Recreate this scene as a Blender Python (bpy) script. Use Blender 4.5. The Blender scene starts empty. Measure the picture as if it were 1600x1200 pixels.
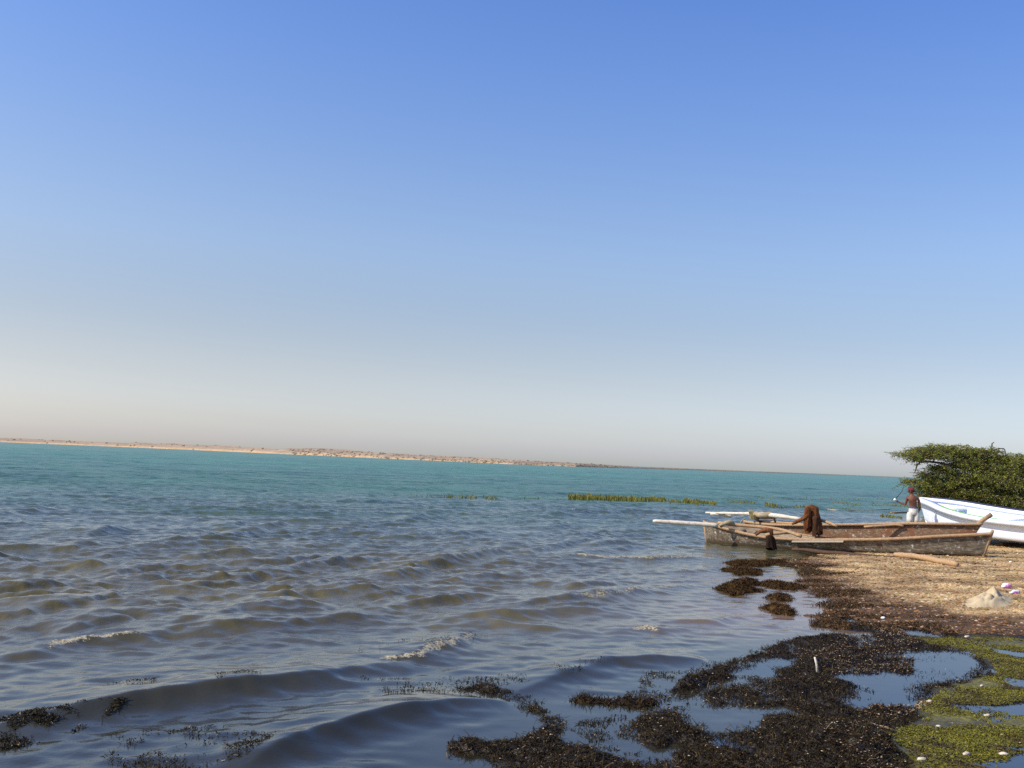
import bpy, math, random
import numpy as np
from mathutils import Vector, Matrix, noise as mnoise

SC = bpy.context.scene
COL = SC.collection
R = math.radians
random.seed(7)
rng = np.random.default_rng(7)

# ------------------------------------------------------------------ camera
CAM_H = 2.0
PITCH, ROLL, FPX = R(4.32), R(2.25), 1600.0
cam_d = bpy.data.cameras.new('camera')
cam_d.sensor_width = 36.0
cam_d.lens = 36.0
cam_d.clip_start = 0.1
cam_d.clip_end = 30000
cam = bpy.data.objects.new('camera', cam_d)
COL.objects.link(cam)
ROT = Matrix.Rotation(R(90) + PITCH, 4, 'X') @ Matrix.Rotation(ROLL, 4, 'Z')
cam.matrix_world = Matrix.Translation((0, 0, CAM_H)) @ ROT
SC.camera = cam

# ------------------------------------------------------------------ sky, sun, exposure
SUN_AZ, SUN_EL = R(-108), R(42)         # measured from +Y towards +X
SUN_DIR = Vector((math.sin(SUN_AZ) * math.cos(SUN_EL), math.cos(SUN_AZ) * math.cos(SUN_EL), math.sin(SUN_EL)))
world = bpy.data.worlds.new('World')
SC.world = world
world.use_nodes = True
wn, wl = world.node_tree.nodes, world.node_tree.links
wn.clear()
sky = wn.new('ShaderNodeTexSky')
sky.sky_type = 'NISHITA'
sky.sun_disc = False
sky.sun_elevation = SUN_EL
sky.sun_rotation = SUN_AZ
sky.air_density = 1.0
sky.dust_density = 1.0
sky.ozone_density = 1.0
# dust near the horizon: a grade of the sky by elevation
tc = wn.new('ShaderNodeTexCoord')
sep = wn.new('ShaderNodeSeparateXYZ')
wl.new(tc.outputs['Generated'], sep.inputs[0])
ramp = wn.new('ShaderNodeValToRGB')
SKY_RAMP = [(0.0, (1.62, 1.70, 2.30)), (0.012, (1.42, 1.46, 1.95)), (0.03, (1.34, 1.38, 1.76)), (0.08, (1.32, 1.17, 1.24)), (0.14, (1.24, 1.17, 1.25)), (0.20, (1.42, 1.41, 1.54)),
            (0.30, (1.24, 1.40, 1.76)), (0.42, (1.00, 1.34, 2.06)), (1.0, (0.75, 1.15, 1.9))]
SKY_RAMP = [(p, tuple(v / 2 for v in c)) for p, c in SKY_RAMP]
SIDE = [(i / 6, tuple(math.exp(b * (i / 6 * 2 - 1)) / 2 for b in (-.17, -.09, .0))) for i in range(7)]
els = ramp.color_ramp.elements
wl.new(sep.outputs['Z'], ramp.inputs['Fac'])
def fill_ramp(els, stops):
    for i, (p, c) in enumerate(stops):
        e = els[i] if i < 2 else els.new(p)
        e.position = p
        e.color = (*c, 1)


ramp.color_ramp.interpolation = 'B_SPLINE'
fill_ramp(els, SKY_RAMP)
ramp2 = wn.new('ShaderNodeValToRGB')
fill_ramp(ramp2.color_ramp.elements, SIDE)
xm = wn.new('ShaderNodeMath')
xm.operation = 'MULTIPLY_ADD'
wl.new(sep.outputs['X'], xm.inputs[0])
xm.inputs[1].default_value = 0.5
xm.inputs[2].default_value = 0.5
wl.new(xm.outputs[0], ramp2.inputs['Fac'])
mul = wn.new('ShaderNodeVectorMath')
mul.operation = 'MULTIPLY'
wl.new(sky.outputs[0], mul.inputs[0])
wl.new(ramp.outputs[0], mul.inputs[1])
mul2 = wn.new('ShaderNodeVectorMath')
mul2.operation = 'MULTIPLY'
wl.new(mul.outputs[0], mul2.inputs[0])
wl.new(ramp2.outputs[0], mul2.inputs[1])
mul3 = wn.new('ShaderNodeVectorMath')
mul3.operation = 'SCALE'
mul3.inputs['Scale'].default_value = 4.0
wl.new(mul2.outputs[0], mul3.inputs[0])
bg = wn.new('ShaderNodeBackground')
bg.inputs['Strength'].default_value = 0.1
wl.new(mul3.outputs[0], bg.inputs['Color'])
wout = wn.new('ShaderNodeOutputWorld')
wl.new(bg.outputs[0], wout.inputs[0])

sun_d = bpy.data.lights.new('sun', 'SUN')
sun_d.energy = 5.0
sun_d.angle = R(0.5)
sun_d.color = (1.0, 0.91, 0.76)
sun = bpy.data.objects.new('sun', sun_d)
sun.rotation_euler = SUN_DIR.to_track_quat('Z', 'Y').to_euler()
COL.objects.link(sun)
SC.cycles.use_denoising = False
SC.view_settings.view_transform = 'Standard'
SC.view_settings.look = 'None'
SC.view_settings.exposure = 0.05
SC.view_settings.gamma = 1.0
SC.view_settings.use_curve_mapping = False

# ------------------------------------------------------------------ helpers
ROT3 = np.array(ROT.to_3x3())


def ray(px, py):
    d = np.stack([(np.asarray(px, float) - 800) / FPX, -(np.asarray(py, float) - 600) / FPX,
                  -np.ones_like(np.asarray(px, float))], -1)
    return d @ ROT3.T


def G(px, py, z=0.0):
    """where the photo's point (px, py) meets the height z"""
    d = ray(px, py)
    t = (z - CAM_H) / d[..., 2]
    return Vector((float(d[0] * t), float(d[1] * t), float(z)))


def P(px, py, y):
    """the point seen at (px, py) at the distance y along +Y"""
    d = ray(px, py)
    t = y / d[1]
    return Vector((float(d[0] * t), float(y), CAM_H + float(d[2] * t)))


def GP(poly, z=0.0):
    a = np.array(poly, float)
    d = ray(a[:, 0], a[:, 1])
    t = (z - CAM_H) / d[:, 2]
    return d[:, :2] * t[:, None]


def link(o, parent=None):
    COL.objects.link(o)
    if parent is not None:
        o.parent = parent
    return o


def tag(o, label=None, cat=None, group=None, kind=None):
    if label: o['label'] = label
    if cat: o['category'] = cat
    if group: o['group'] = group
    if kind: o['kind'] = kind
    return o


def empty(name, loc, label, cat, group=None):
    o = bpy.data.objects.new(name, None)
    o.location = loc
    o.empty_display_size = 0.2
    link(o)
    return tag(o, label, cat, group)


def raw_mesh(name, V, F, mat, smooth=True, cols=None, parent=None, attrs=None):
    """V (n,3), F (m,k) arrays or a list of faces -> mesh object; V in world coordinates unless a parent is given (then local)"""
    me = bpy.data.meshes.new(name)
    V = np.asarray(V, np.float32)
    if isinstance(F, np.ndarray):
        k = F.shape[1]
        me.vertices.add(len(V))
        me.vertices.foreach_set('co', V.ravel())
        me.loops.add(F.size)
        me.loops.foreach_set('vertex_index', F.astype(np.int32).ravel())
        me.polygons.add(len(F))
        me.polygons.foreach_set('loop_start', np.arange(0, F.size, k, dtype=np.int32))
        me.polygons.foreach_set('loop_total', np.full(len(F), k, np.int32))
        me.update(calc_edges=True)
    else:
        me.from_pydata(V.tolist(), [], F)
        me.update()
    me.polygons.foreach_set('use_smooth', np.full(len(me.polygons), smooth))
    if cols is not None:
        a = me.color_attributes.new('col', 'FLOAT_COLOR', 'POINT')
        c = np.ones((len(V), 4), np.float32)
        c[:, :3] = cols
        a.data.foreach_set('color', c.ravel())
    for n, v in (attrs or {}).items():
        a = me.attributes.new(n, 'FLOAT', 'POINT')
        a.data.foreach_set('value', np.asarray(v, np.float32))
    me.materials.append(mat)
    return link(bpy.data.objects.new(name, me), parent)


TAB = rng.random((256, 256)).astype(np.float32)


def vnoise(x, y, seed=0):
    x = np.asarray(x) + seed * 17.31
    y = np.asarray(y) + seed * 9.77
    xi, yi = np.floor(x).astype(np.int64), np.floor(y).astype(np.int64)
    fx, fy = x - xi, y - yi
    fx, fy = fx * fx * (3 - 2 * fx), fy * fy * (3 - 2 * fy)
    a, b = TAB[xi & 255, yi & 255], TAB[(xi + 1) & 255, yi & 255]
    c, d = TAB[xi & 255, (yi + 1) & 255], TAB[(xi + 1) & 255, (yi + 1) & 255]
    return (a * (1 - fx) + b * fx) * (1 - fy) + (c * (1 - fx) + d * fx) * fy


def fbm(x, y, o=4, seed=0):
    s, a, t = 0, 1.0, 0
    for i in range(o):
        s = s + a * vnoise(x * 2 ** i, y * 2 ** i, seed + i * 3)
        t += a
        a *= 0.5
    return s / t * 2 - 1      # -1..1


def sstep(a, b, x):
    t = np.clip((x - a) / (b - a), 0, 1)
    return t * t * (3 - 2 * t)


def sdist(X, Y, poly, margin=3.0):
    """signed distance to a polygon in world metres, positive inside; clipped at -margin outside its box"""
    out = np.full(X.shape, -margin, np.float32)
    p = np.asarray(poly)
    m = (X > p[:, 0].min() - margin) & (X < p[:, 0].max() + margin) & (Y > p[:, 1].min() - margin) & (Y < p[:, 1].max() + margin)
    x, y = X[m], Y[m]
    if x.size == 0: return out
    d2 = np.full(x.shape, 1e18)
    ins = np.zeros(x.shape, bool)
    q = np.roll(p, -1, 0)
    for (x0, y0), (x1, y1) in zip(p, q):
        ex, ey = x1 - x0, y1 - y0
        L = ex * ex + ey * ey + 1e-12
        t = np.clip(((x - x0) * ex + (y - y0) * ey) / L, 0, 1)
        dx, dy = x - x0 - t * ex, y - y0 - t * ey
        d2 = np.minimum(d2, dx * dx + dy * dy)
        if y0 != y1:
            c = (y0 > y) != (y1 > y)
            ins ^= c & (x < (x1 - x0) * (y - y0) / (y1 - y0) + x0)
    d = np.sqrt(d2)
    out[m] = np.where(ins, d, -d)
    return out


def polar(rs, ths):
    """grid of points round the origin; faces wrap when ths covers the circle"""
    Rr, T = np.meshgrid(rs, ths, indexing='ij')
    X, Y = (Rr * np.sin(T)).ravel(), (Rr * np.cos(T)).ravel()
    nr, nt = len(rs), len(ths)
    i, j = np.meshgrid(np.arange(nr - 1), np.arange(nt), indexing='ij')
    j2 = (j + 1) % nt
    F = np.stack([i * nt + j, i * nt + j2, (i + 1) * nt + j2, (i + 1) * nt + j], -1).reshape(-1, 4)[:, ::-1]
    return X, Y, F


# ------------------------------------------------------------------ node material helper
class M:
    def __init__(s, name, rough=0.8, base=(0.5, 0.5, 0.5), spec=0.5, ior=1.45):
        s.m = bpy.data.materials.new(name)
        s.m.use_nodes = True
        s.n, s.l = s.m.node_tree.nodes, s.m.node_tree.links
        s.b = s.n['Principled BSDF']
        s.b.inputs['Roughness'].default_value = rough
        s.b.inputs['Base Color'].default_value = (*base, 1)
        s.b.inputs['Specular IOR Level'].default_value = spec
        s.b.inputs['IOR'].default_value = ior
        s.tc = s.n.new('ShaderNodeTexCoord')

    def node(s, t, **kw):
        n = s.n.new(t)
        for k, v in kw.items(): setattr(n, k, v)
        return n

    def attr(s, name):
        return s.node('ShaderNodeAttribute', attribute_name=name)

    def noise(s, scale, detail=4, rough=0.6, vec=None, mapping=None, space='Object'):
        n = s.node('ShaderNodeTexNoise')
        n.inputs['Scale'].default_value = scale
        n.inputs['Detail'].default_value = detail
        n.inputs['Roughness'].default_value = rough
        v = vec or s.tc.outputs[space]
        if mapping:
            mp = s.node('ShaderNodeMapping')
            mp.inputs['Scale'].default_value = mapping
            s.l.new(v, mp.inputs[0])
            v = mp.outputs[0]
        s.l.new(v, n.inputs['Vector'])
        return n

    def voro(s, scale, feature='F1', mapping=None, space='Object'):
        n = s.node('ShaderNodeTexVoronoi', feature=feature)
        n.inputs['Scale'].default_value = scale
        v = s.tc.outputs[space]
        if mapping:
            mp = s.node('ShaderNodeMapping')
            mp.inputs['Scale'].default_value = mapping
            s.l.new(v, mp.inputs[0])
            v = mp.outputs[0]
        s.l.new(v, n.inputs['Vector'])
        return n

    def ramp(s, fac, stops, interp='LINEAR'):
        r = s.node('ShaderNodeValToRGB')
        r.color_ramp.interpolation = interp
        e = r.color_ramp.elements
        for i, (p, c) in enumerate(stops):
            x = e[i] if i < 2 else e.new(p)
            x.position = p
            x.color = (*c, 1) if len(c) == 3 else c
        s.l.new(fac, r.inputs[0])
        return r

    def mix(s, fac, a, b, mode='MIX'):
        n = s.node('ShaderNodeMix', data_type='RGBA', blend_type=mode)
        for k, v in ((0, fac), (6, a), (7, b)):
            if isinstance(v, (int, float)): n.inputs[k].default_value = v
            elif isinstance(v, tuple): n.inputs[k].default_value = (*v, 1)
            else: s.l.new(v, n.inputs[k])
        return n.outputs[2]

    def math(s, op, a, b=0.0, clamp=False):
        n = s.node('ShaderNodeMath', operation=op, use_clamp=clamp)
        for k, v in ((0, a), (1, b)):
            if isinstance(v, (int, float)): n.inputs[k].default_value = v
            else: s.l.new(v, n.inputs[k])
        return n.outputs[0]

    def color(s, out): s.l.new(out, s.b.inputs['Base Color'])
    def rough(s, out): s.l.new(out, s.b.inputs['Roughness'])

    def bump(s, h, strength=0.3, dist=0.02, normal=None):
        b = s.node('ShaderNodeBump')
        b.inputs['Strength'].default_value = strength
        b.inputs['Distance'].default_value = dist
        s.l.new(h, b.inputs['Height'])
        if normal is not None: s.l.new(normal, b.inputs['Normal'])
        s.l.new(b.outputs[0], s.b.inputs['Normal'])
        return b.outputs[0]


# ------------------------------------------------------------------ the shore, traced as real ground outlines
LAND_PX = [(1225, 882), (1262, 890), (1272, 903), (1262, 915), (1290, 926), (1312, 945), (1300, 955), (1262, 962), (1290, 968),
           (1283, 975), (1310, 984), (1354, 988), (1363, 993), (1283, 999), (1244, 999), (1212, 1007), (1184, 1019), (1159, 1030),
           (1127, 1038), (1093, 1053), (1057, 1070), (1028, 1081), (1059, 1086), (1085, 1080), (1113, 1066), (1142, 1057),
           (1159, 1058), (1184, 1059), (1184, 1066), (1150, 1072), (1125, 1078), (1103, 1085), (1101, 1093), (1108, 1103),
           (1122, 1107), (1159, 1103), (1198, 1106), (1207, 1107), (1222, 1101), (1238, 1115), (1215, 1116), (1196, 1122),
           (1195, 1132), (1181, 1138), (1159, 1141), (1125, 1144), (1100, 1140), (1085, 1125), (1078, 1119), (1053, 1109),
           (1006, 1109), (975, 1116), (972, 1137), (987, 1156), (1022, 1169), (1060, 1160), (1075, 1166), (1080, 1175),
           (1060, 1190), (984, 1194), (928, 1175), (897, 1166), (875, 1150), (881, 1137), (866, 1119), (845, 1107), (806, 1085),
           (806, 1078), (760, 1076), (725, 1075), (722, 1090), (770, 1094), (812, 1097), (837, 1119), (850, 1131), (837, 1144),
           (815, 1160), (775, 1168), (756, 1165), (735, 1160), (716, 1166), (703, 1166), (710, 1180), (731, 1184), (756, 1181),
           (772, 1197), (790, 1240), (740, 1400)]
LAND_PX2 = [(1700, 772), (1500, 765), (1436, 770), (1428, 784), (1440, 800), (1438, 812), (1400, 826), (1330, 850), (1280, 868)]
LAND = np.vstack([GP(LAND_PX), [(-1.2, 3.0), (-4.5, 0.0), (-9, -12), (60, -12), (60, 40), (50, 80)], GP(LAND_PX2)])
POOLS = [GP(p) for p in [
    [(1142, 1055), (1159, 1041), (1198, 1030), (1244, 1027), (1232, 1041), (1210, 1055), (1184, 1058), (1159, 1058)],
    [(1373, 975), (1417, 981), (1440, 981), (1475, 993), (1463, 997), (1431, 994), (1402, 984)],
    [(1408, 1025), (1428, 1019), (1475, 1016), (1504, 1022), (1533, 1031), (1542, 1040), (1530, 1051), (1501, 1064), (1463, 1072),
     (1428, 1074), (1440, 1098), (1437, 1104), (1396, 1104), (1373, 1107), (1347, 1112), (1318, 1106), (1329, 1092), (1338, 1075),
     (1318, 1066), (1300, 1057), (1358, 1054), (1417, 1054), (1435, 1045), (1428, 1037)],
    [(1533, 1010), (1600, 1019), (1660, 1030), (1640, 1034), (1600, 1028), (1570, 1022)],
    [(1480, 1098), (1533, 1104), (1600, 1098), (1650, 1098), (1640, 1125), (1600, 1122), (1562, 1112), (1520, 1107)],
    [(1574, 1180), (1600, 1176), (1640, 1178), (1640, 1215), (1600, 1212), (1568, 1194)],
    [(1583, 1066), (1600, 1065), (1630, 1068), (1630, 1076), (1600, 1074)],
    [(1119, 1160), (1150, 1163), (1193, 1176), (1185, 1181), (1150, 1174), (1125, 1168)],
    [(1300, 968), (1335, 962), (1352, 972), (1330, 977)],
]]
CLUMPS_PX = [
    ('dark brown seaweed clump alone in the shallows left of the two smaller clumps', [(1123, 921), (1136, 912), (1160, 910), (1184, 912), (1184, 924), (1165, 930), (1140, 930)], .10),
    ('small olive brown seaweed clump, the upper one of the close pair near the beach', [(1198, 937), (1212, 930), (1232, 929), (1241, 936), (1236, 942), (1212, 942)], .06),
    ('brown seaweed clump, the lower one of the close pair near the beach', [(1193, 950), (1203, 943), (1222, 948), (1240, 955), (1254, 961), (1236, 963), (1205, 959)], .08),
    ('long low seaweed bar in the shallows just below the dark reflection of the boat', [(1139, 880), (1150, 876), (1190, 877), (1224, 875), (1230, 882), (1190, 885), (1150, 885)], .045),
    ('thin ragged seaweed bar, second one below the grey boat bow', [(1130, 890), (1160, 887), (1204, 892), (1185, 899), (1150, 900)], .04),
    ('flat brown seaweed strip touching the gravel beach above the clump pair', [(1186, 913), (1200, 909), (1227, 911), (1262, 917), (1240, 922), (1200, 921)], .04),
    ('narrow dark seaweed strip floating between the foreground ripple and the round mound', [(891, 1097), (915, 1091), (950, 1096), (965, 1090), (1000, 1090), (1062, 1094), (1030, 1101), (1000, 1105), (960, 1102), (925, 1101)], .05),
]
CLUMPS = [GP(c[1]) for c in CLUMPS_PX]
WEED = GP([(1262, 984), (1354, 980), (1440, 990), (1600, 996), (1800, 1010), (2300, 1100), (2300, 1700),
           (500, 1700), (640, 1250), (640, 1150), (680, 1050), (900, 1050), (1090, 1020), (1200, 985)])
ALGAE = GP([(1431, 992), (1475, 998), (1540, 995), (1600, 1000), (1750, 1010), (2100, 1100), (2100, 1500), (1540, 1500), (1470, 1300), (1425, 1200),
            (1390, 1185), (1365, 1165), (1360, 1145), (1400, 1125), (1420, 1105), (1445, 1095), (1450, 1080), (1440, 1070),
            (1470, 1072), (1500, 1066), (1535, 1050), (1540, 1035), (1500, 1018), (1450, 1005), (1420, 1000)])
DRY = GP([(1262, 872), (1290, 893), (1330, 918), (1370, 935), (1430, 948), (1500, 962), (1600, 978), (1900, 1000), (2600, 1050), (2600, 850),
          (1700, 780), (1520, 790), (1445, 815), (1330, 858)])
CALM = GP([(-900, 1090), (300, 1060), (620, 1030), (900, 1010), (1200, 950), (1240, 880), (1400, 850), (2300, 850), (2300, 1800), (-900, 1800)])


def shore(X, Y):
    """signed distance into dry land (pools are holes), clump distance"""
    n = fbm(X * 2.2, Y * 2.2, 4, 1) * 0.16 + fbm(X * 7, Y * 7, 4, 5) * 0.13
    L = sdist(X, Y, LAND, 4.0) + n * 0.8
    for p in POOLS:
        L = np.minimum(L, -(sdist(X, Y, p, 1.5) + n * 0.7))
    c = np.full(X.shape, -1.0)
    ch = np.zeros(X.shape)
    for p, (_, _, h) in zip(CLUMPS, CLUMPS_PX):
        s = sdist(X, Y, p, 1.0) + n * 0.25
        ch = np.where(s > c, h, ch)
        c = np.maximum(c, s)
    return L, c, ch


def ground_h(X, Y, full=False):
    X, Y = np.atleast_1d(np.asarray(X, float)), np.atleast_1d(np.asarray(Y, float))
    L, c, ch = shore(X, Y)
    wd = sstep(-0.05, 0.15, sdist(X, Y, WEED, 2.0) + fbm(X * 3, Y * 3, 3, 9) * 0.25)
    al = sstep(-0.05, 0.2, sdist(X, Y, ALGAE, 2.0) + fbm(X * 2, Y * 2, 4, 19) * 0.25)
    dr = sdist(X, Y, DRY, 3.0)
    Lp = np.maximum(L, 0)
    beach = 0.015 + 0.03 * np.minimum(Lp, 1.0) + 0.028 * np.clip(dr, 0, 9) * sstep(-.2, .8, dr)
    lump = np.clip(fbm(X * 2.6, Y * 2.6, 4, 31) * 1.7 + 0.36, 0.0, 2)
    weed = -0.004 + (1 - np.exp(-Lp / 0.16)) * 0.10 * lump + (fbm(X * 14, Y * 14, 3, 35) * 0.022) * sstep(0, .08, Lp)
    alg = -0.002 + 0.024 * (1 - np.exp(-Lp / 0.3)) + fbm(X * 3.2, Y * 3.2, 4, 41) * 0.026 + fbm(X * 22, Y * 22, 2, 44) * 0.005
    h = beach * (1 - wd) + weed * wd
    h = h * (1 - al) + alg * al
    pebb = fbm(X * 7, Y * 7, 3, 51) * 0.012
    h = h + pebb * (1 - wd) * (1 - al)
    h = np.where(L > 0, h, np.maximum(L * 0.9, -0.45))
    hc = ch * (1 - np.exp(-np.maximum(c, 0) / 0.12)) * (0.8 + 0.5 * fbm(X * 6, Y * 6, 3, 61)) + 0.004
    if full:
        return h, L, c, hc, wd, al, dr
    return h


def H(x, y): return float(ground_h(x, y)[0])


# ------------------------------------------------------------------ waves
def px_ridge(poly, amp, wf, wb, foam=None):
    return (GP(poly), amp, wf, wb, foam)


RIDGES = [
    # crest line (photo px), height, front width, back width, foam (from, to along 0..1, strength)
    px_ridge([(40, 1030), (90, 1012), (220, 1000), (300, 988), (430, 985), (500, 975), (560, 970), (640, 965)], .13, .20, .55, (0.08, .32, 1.0)),
    px_ridge([(60, 965), (110, 955), (170, 946), (235, 945), (330, 955)], .10, .22, .5),
    px_ridge([(-60, 1150), (0, 1142), (100, 1122), (200, 1107), (370, 1086), (500, 1066), (580, 1046), (660, 1035)], .12, .17, .7),
    px_ridge([(360, 1215), (430, 1180), (500, 1152), (600, 1127), (700, 1106), (760, 1099), (800, 1098)], .10, .15, .6),
    px_ridge([(790, 1092), (850, 1074), (900, 1056), (960, 1039), (1030, 1033), (1110, 1035)], .08, .13, .5),
    px_ridge([(560, 1040), (600, 1034), (650, 1030), (690, 1018), (718, 1003), (730, 990)], .10, .16, .5, (.1, .88, 1.0)),
    px_ridge([(440, 1052), (520, 1040), (600, 1034)], .06, .15, .5),
    px_ridge([(740, 945), (820, 941), (860, 944), (920, 941), (980, 931), (1030, 921), (1072, 913)], .09, .16, .5, (.28, .98, .8)),
    px_ridge([(860, 868), (900, 869), (960, 874), (1010, 876), (1060, 873), (1135, 873)], .10, .2, .5, (.1, 1.0, 1.0)),
    px_ridge([(930, 990), (960, 988), (985, 984), (1012, 983), (1025, 990)], .08, .14, .35, (.35, .95, 1.0)),
    px_ridge([(1020, 973), (1060, 972), (1100, 972), (1145, 965)], .05, .14, .4, (.45, 1.0, .6)),
    px_ridge([(990, 892), (1060, 894), (1100, 893), (1135, 887)], .05, .15, .4, (.3, 1.0, .5)),
    px_ridge([(700, 988), (760, 976), (850, 985), (940, 990)], .06, .15, .45),
    px_ridge([(540, 875), (600, 873), (650, 875), (690, 872)], .12, .3, .6, (.65, .9, .45)),
    px_ridge([(400, 925), (470, 920), (530, 921), (620, 918)], .12, .3, .6),
    px_ridge([(180, 893), (240, 890), (300, 888), (360, 893)], .11, .3, .6),
    px_ridge([(660, 912), (740, 905), (800, 900), (870, 902)], .09, .25, .55),
    px_ridge([(490, 835), (540, 832), (580, 836)], .11, .3, .6),
    px_ridge([(690, 845), (730, 842), (790, 850)], .10, .3, .6),
    px_ridge([(40, 915), (80, 908), (120, 906), (170, 912)], .11, .3, .6),
    px_ridge([(-20, 825), (20, 818), (60, 826)], .13, .35, .7),
    px_ridge([(330, 1010), (420, 1000), (520, 1003)], .04, .2, .5),
    px_ridge([(170, 1068), (270, 1056), (400, 1052), (470, 1058)], .035, .15, .5),
]
_rr = random.Random(41)
for _k in range(64):        # more short crests between the big ones
    _py = 800 + 190 * _rr.random() ** 1.25
    _px = _rr.uniform(-120, 1060 - (_py - 800) * .9)
    _w = _rr.uniform(30, 105) * (.45 + (_py - 770) / 170)
    _s = -_rr.uniform(.03, .20)
    _b = _rr.uniform(-3, 1)
    RIDGES.append(px_ridge([(_px - _w, _py - _s * _w), (_px - _w * .4, _py - _s * _w * .4 + _b * .6), (_px + _w * .3, _py + _s * _w * .3 + _b * .4), (_px + _w, _py + _s * _w)],
                           _rr.uniform(.10, .175), _rr.uniform(.17, .27), _rr.uniform(.55, .95)))


def waves(X, Y):
    dcalm = -sdist(X, Y, CALM, 12.0)
    amp = 0.07 + 0.93 * sstep(-0.3, 7.0, dcalm)
    L = sdist(X, Y, LAND, 3.0)
    amp *= sstep(0.0, 1.6, -L + 0.05)
    group = 0.55 + 0.75 * (fbm(X * 0.22, Y * 0.22, 3, 71) + 0.5)
    r = np.hypot(X, Y)
    DX, DY, Z = np.zeros_like(X), np.zeros_like(X), np.zeros_like(X)
    rg = np.random.default_rng(3)
    comps = []
    for lam, a, n, spread in ((4.4, .009, 5, 7), (3.0, .0095, 8, 9), (1.9, .0042, 11, 14), (1.15, .0036, 15, 22), (.66, .0033, 20, 32), (.38, .0030, 24, 42), (.22, .0019, 20, 60)):
        for _ in range(n):
            l = lam * rg.uniform(.78, 1.28)
            th = R(-60) + R(rg.normal(0, spread))
            comps.append((l, a * rg.uniform(.7, 1.3), th, rg.uniform(0, 6.28)))
    small = 0.25 + 0.75 * amp / np.maximum(amp.max(), 1e-6)
    lw = sstep(-0.0, 0.8, -L)
    for l, a, th, ph in comps:
        k = 2 * math.pi / l
        c, s = math.cos(th), math.sin(th)
        p = k * (X * c + Y * s) + ph + 1.2 * vnoise(X * .3 + ph, Y * .3, 5)
        A = a * (amp * group if l > 0.85 else (small * lw * (0.5 + 0.5 * group)))
        A = A * np.clip(1.6 - 0.5 * (r * 0.003) / (l * 0.25), 0.0, 1)
        sp = np.sin(p)
        Z += A * np.cos(p)
        q = 0.85 if l > 0.85 else 0.5
        DX -= A * q * c * sp
        DY -= A * q * s * sp
    foam = np.zeros_like(X)
    ZR = np.zeros_like(X)
    for pl, A, wf, wb, fm in RIDGES:
        A *= 1.12 + .28 * (1 - float(sstep(9, 14, pl[:, 1].mean())))
        m = (X > pl[:, 0].min() - 2.5) & (X < pl[:, 0].max() + 2.5) & (Y > pl[:, 1].min() - 2.5) & (Y < pl[:, 1].max() + 2.5)
        x, y = X[m], Y[m]
        if x.size == 0: continue
        wp = 0.05 + 0.14 * float(sstep(8.5, 13, pl[:, 1].mean()))
        x, y = x + wp * fbm(x * 1.0, y * 1.0, 3, 81), y + wp * fbm(x * 1.0 + 9, y * 1.0, 3, 83)
        seg = np.diff(pl, axis=0)
        sl = np.hypot(seg[:, 0], seg[:, 1])
        tot = sl.sum()
        best = np.full(x.shape, 1e9); sd = np.zeros(x.shape); tt = np.zeros(x.shape)
        acc = 0
        for (x0, y0), (ex, ey), l in zip(pl[:-1], seg, sl):
            t = np.clip(((x - x0) * ex + (y - y0) * ey) / (l * l), 0, 1)
            dx, dy = x - x0 - t * ex, y - y0 - t * ey
            d = np.hypot(dx, dy)
            side = (ex * (y - y0) - ey * (x - x0))      # >0: far side of the crest
            u = d < best
            best = np.where(u, d, best)
            sd = np.where(u, np.where(side > 0, -d, d), sd)
            tt = np.where(u, (acc + t * l) / tot, tt)
            acc += l
        env = np.sin(np.pi * np.clip(tt, 0.0, 1.0)) ** 0.6
        env = env * (0.82 + 0.4 * fbm(x * 1.1, y * 1.1, 2, 91))
        ab = np.abs(sd)
        prof = np.where(sd > 0, np.exp(-(ab / (wf * 1.05)) ** 1.2), np.exp(-(ab / wb) ** 1.45))
        ZR[m] = np.where(prof < 0, ZR[m], np.maximum(ZR[m], A * env * prof * 0.9))
        if fm:
            a, b, st = fm
            w = sstep(a - .06, a + .05, tt) * (1 - sstep(b - .05, b + .05, tt))
            ed = fbm(x * 6, y * 6, 3, 95) * .05
            f = w * np.exp(-((sd - 0.05 - ed) / (0.055 + 0.04 * np.maximum(0, fbm(x * 2, y * 2, 2, 97)))) ** 2) * st
            f2 = w * np.exp(-((sd + .1) / .2) ** 2) * 0.35 * (fbm(x * 8, y * 8, 3, 99) > .1)
            foam[m] = np.maximum(foam[m], np.maximum(f, f2 * st))
            Z[m] += f * (fbm(x * 25, y * 25, 2, 88) * 0.018 + .008)
    Z = Z + ZR
    return DX, DY, Z, foam, L, dcalm


def water_z(x, y):
    DX, DY, Z, foam, L, c = waves(np.atleast_1d(np.asarray(x, float)), np.atleast_1d(np.asarray(y, float)))
    return Z


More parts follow.
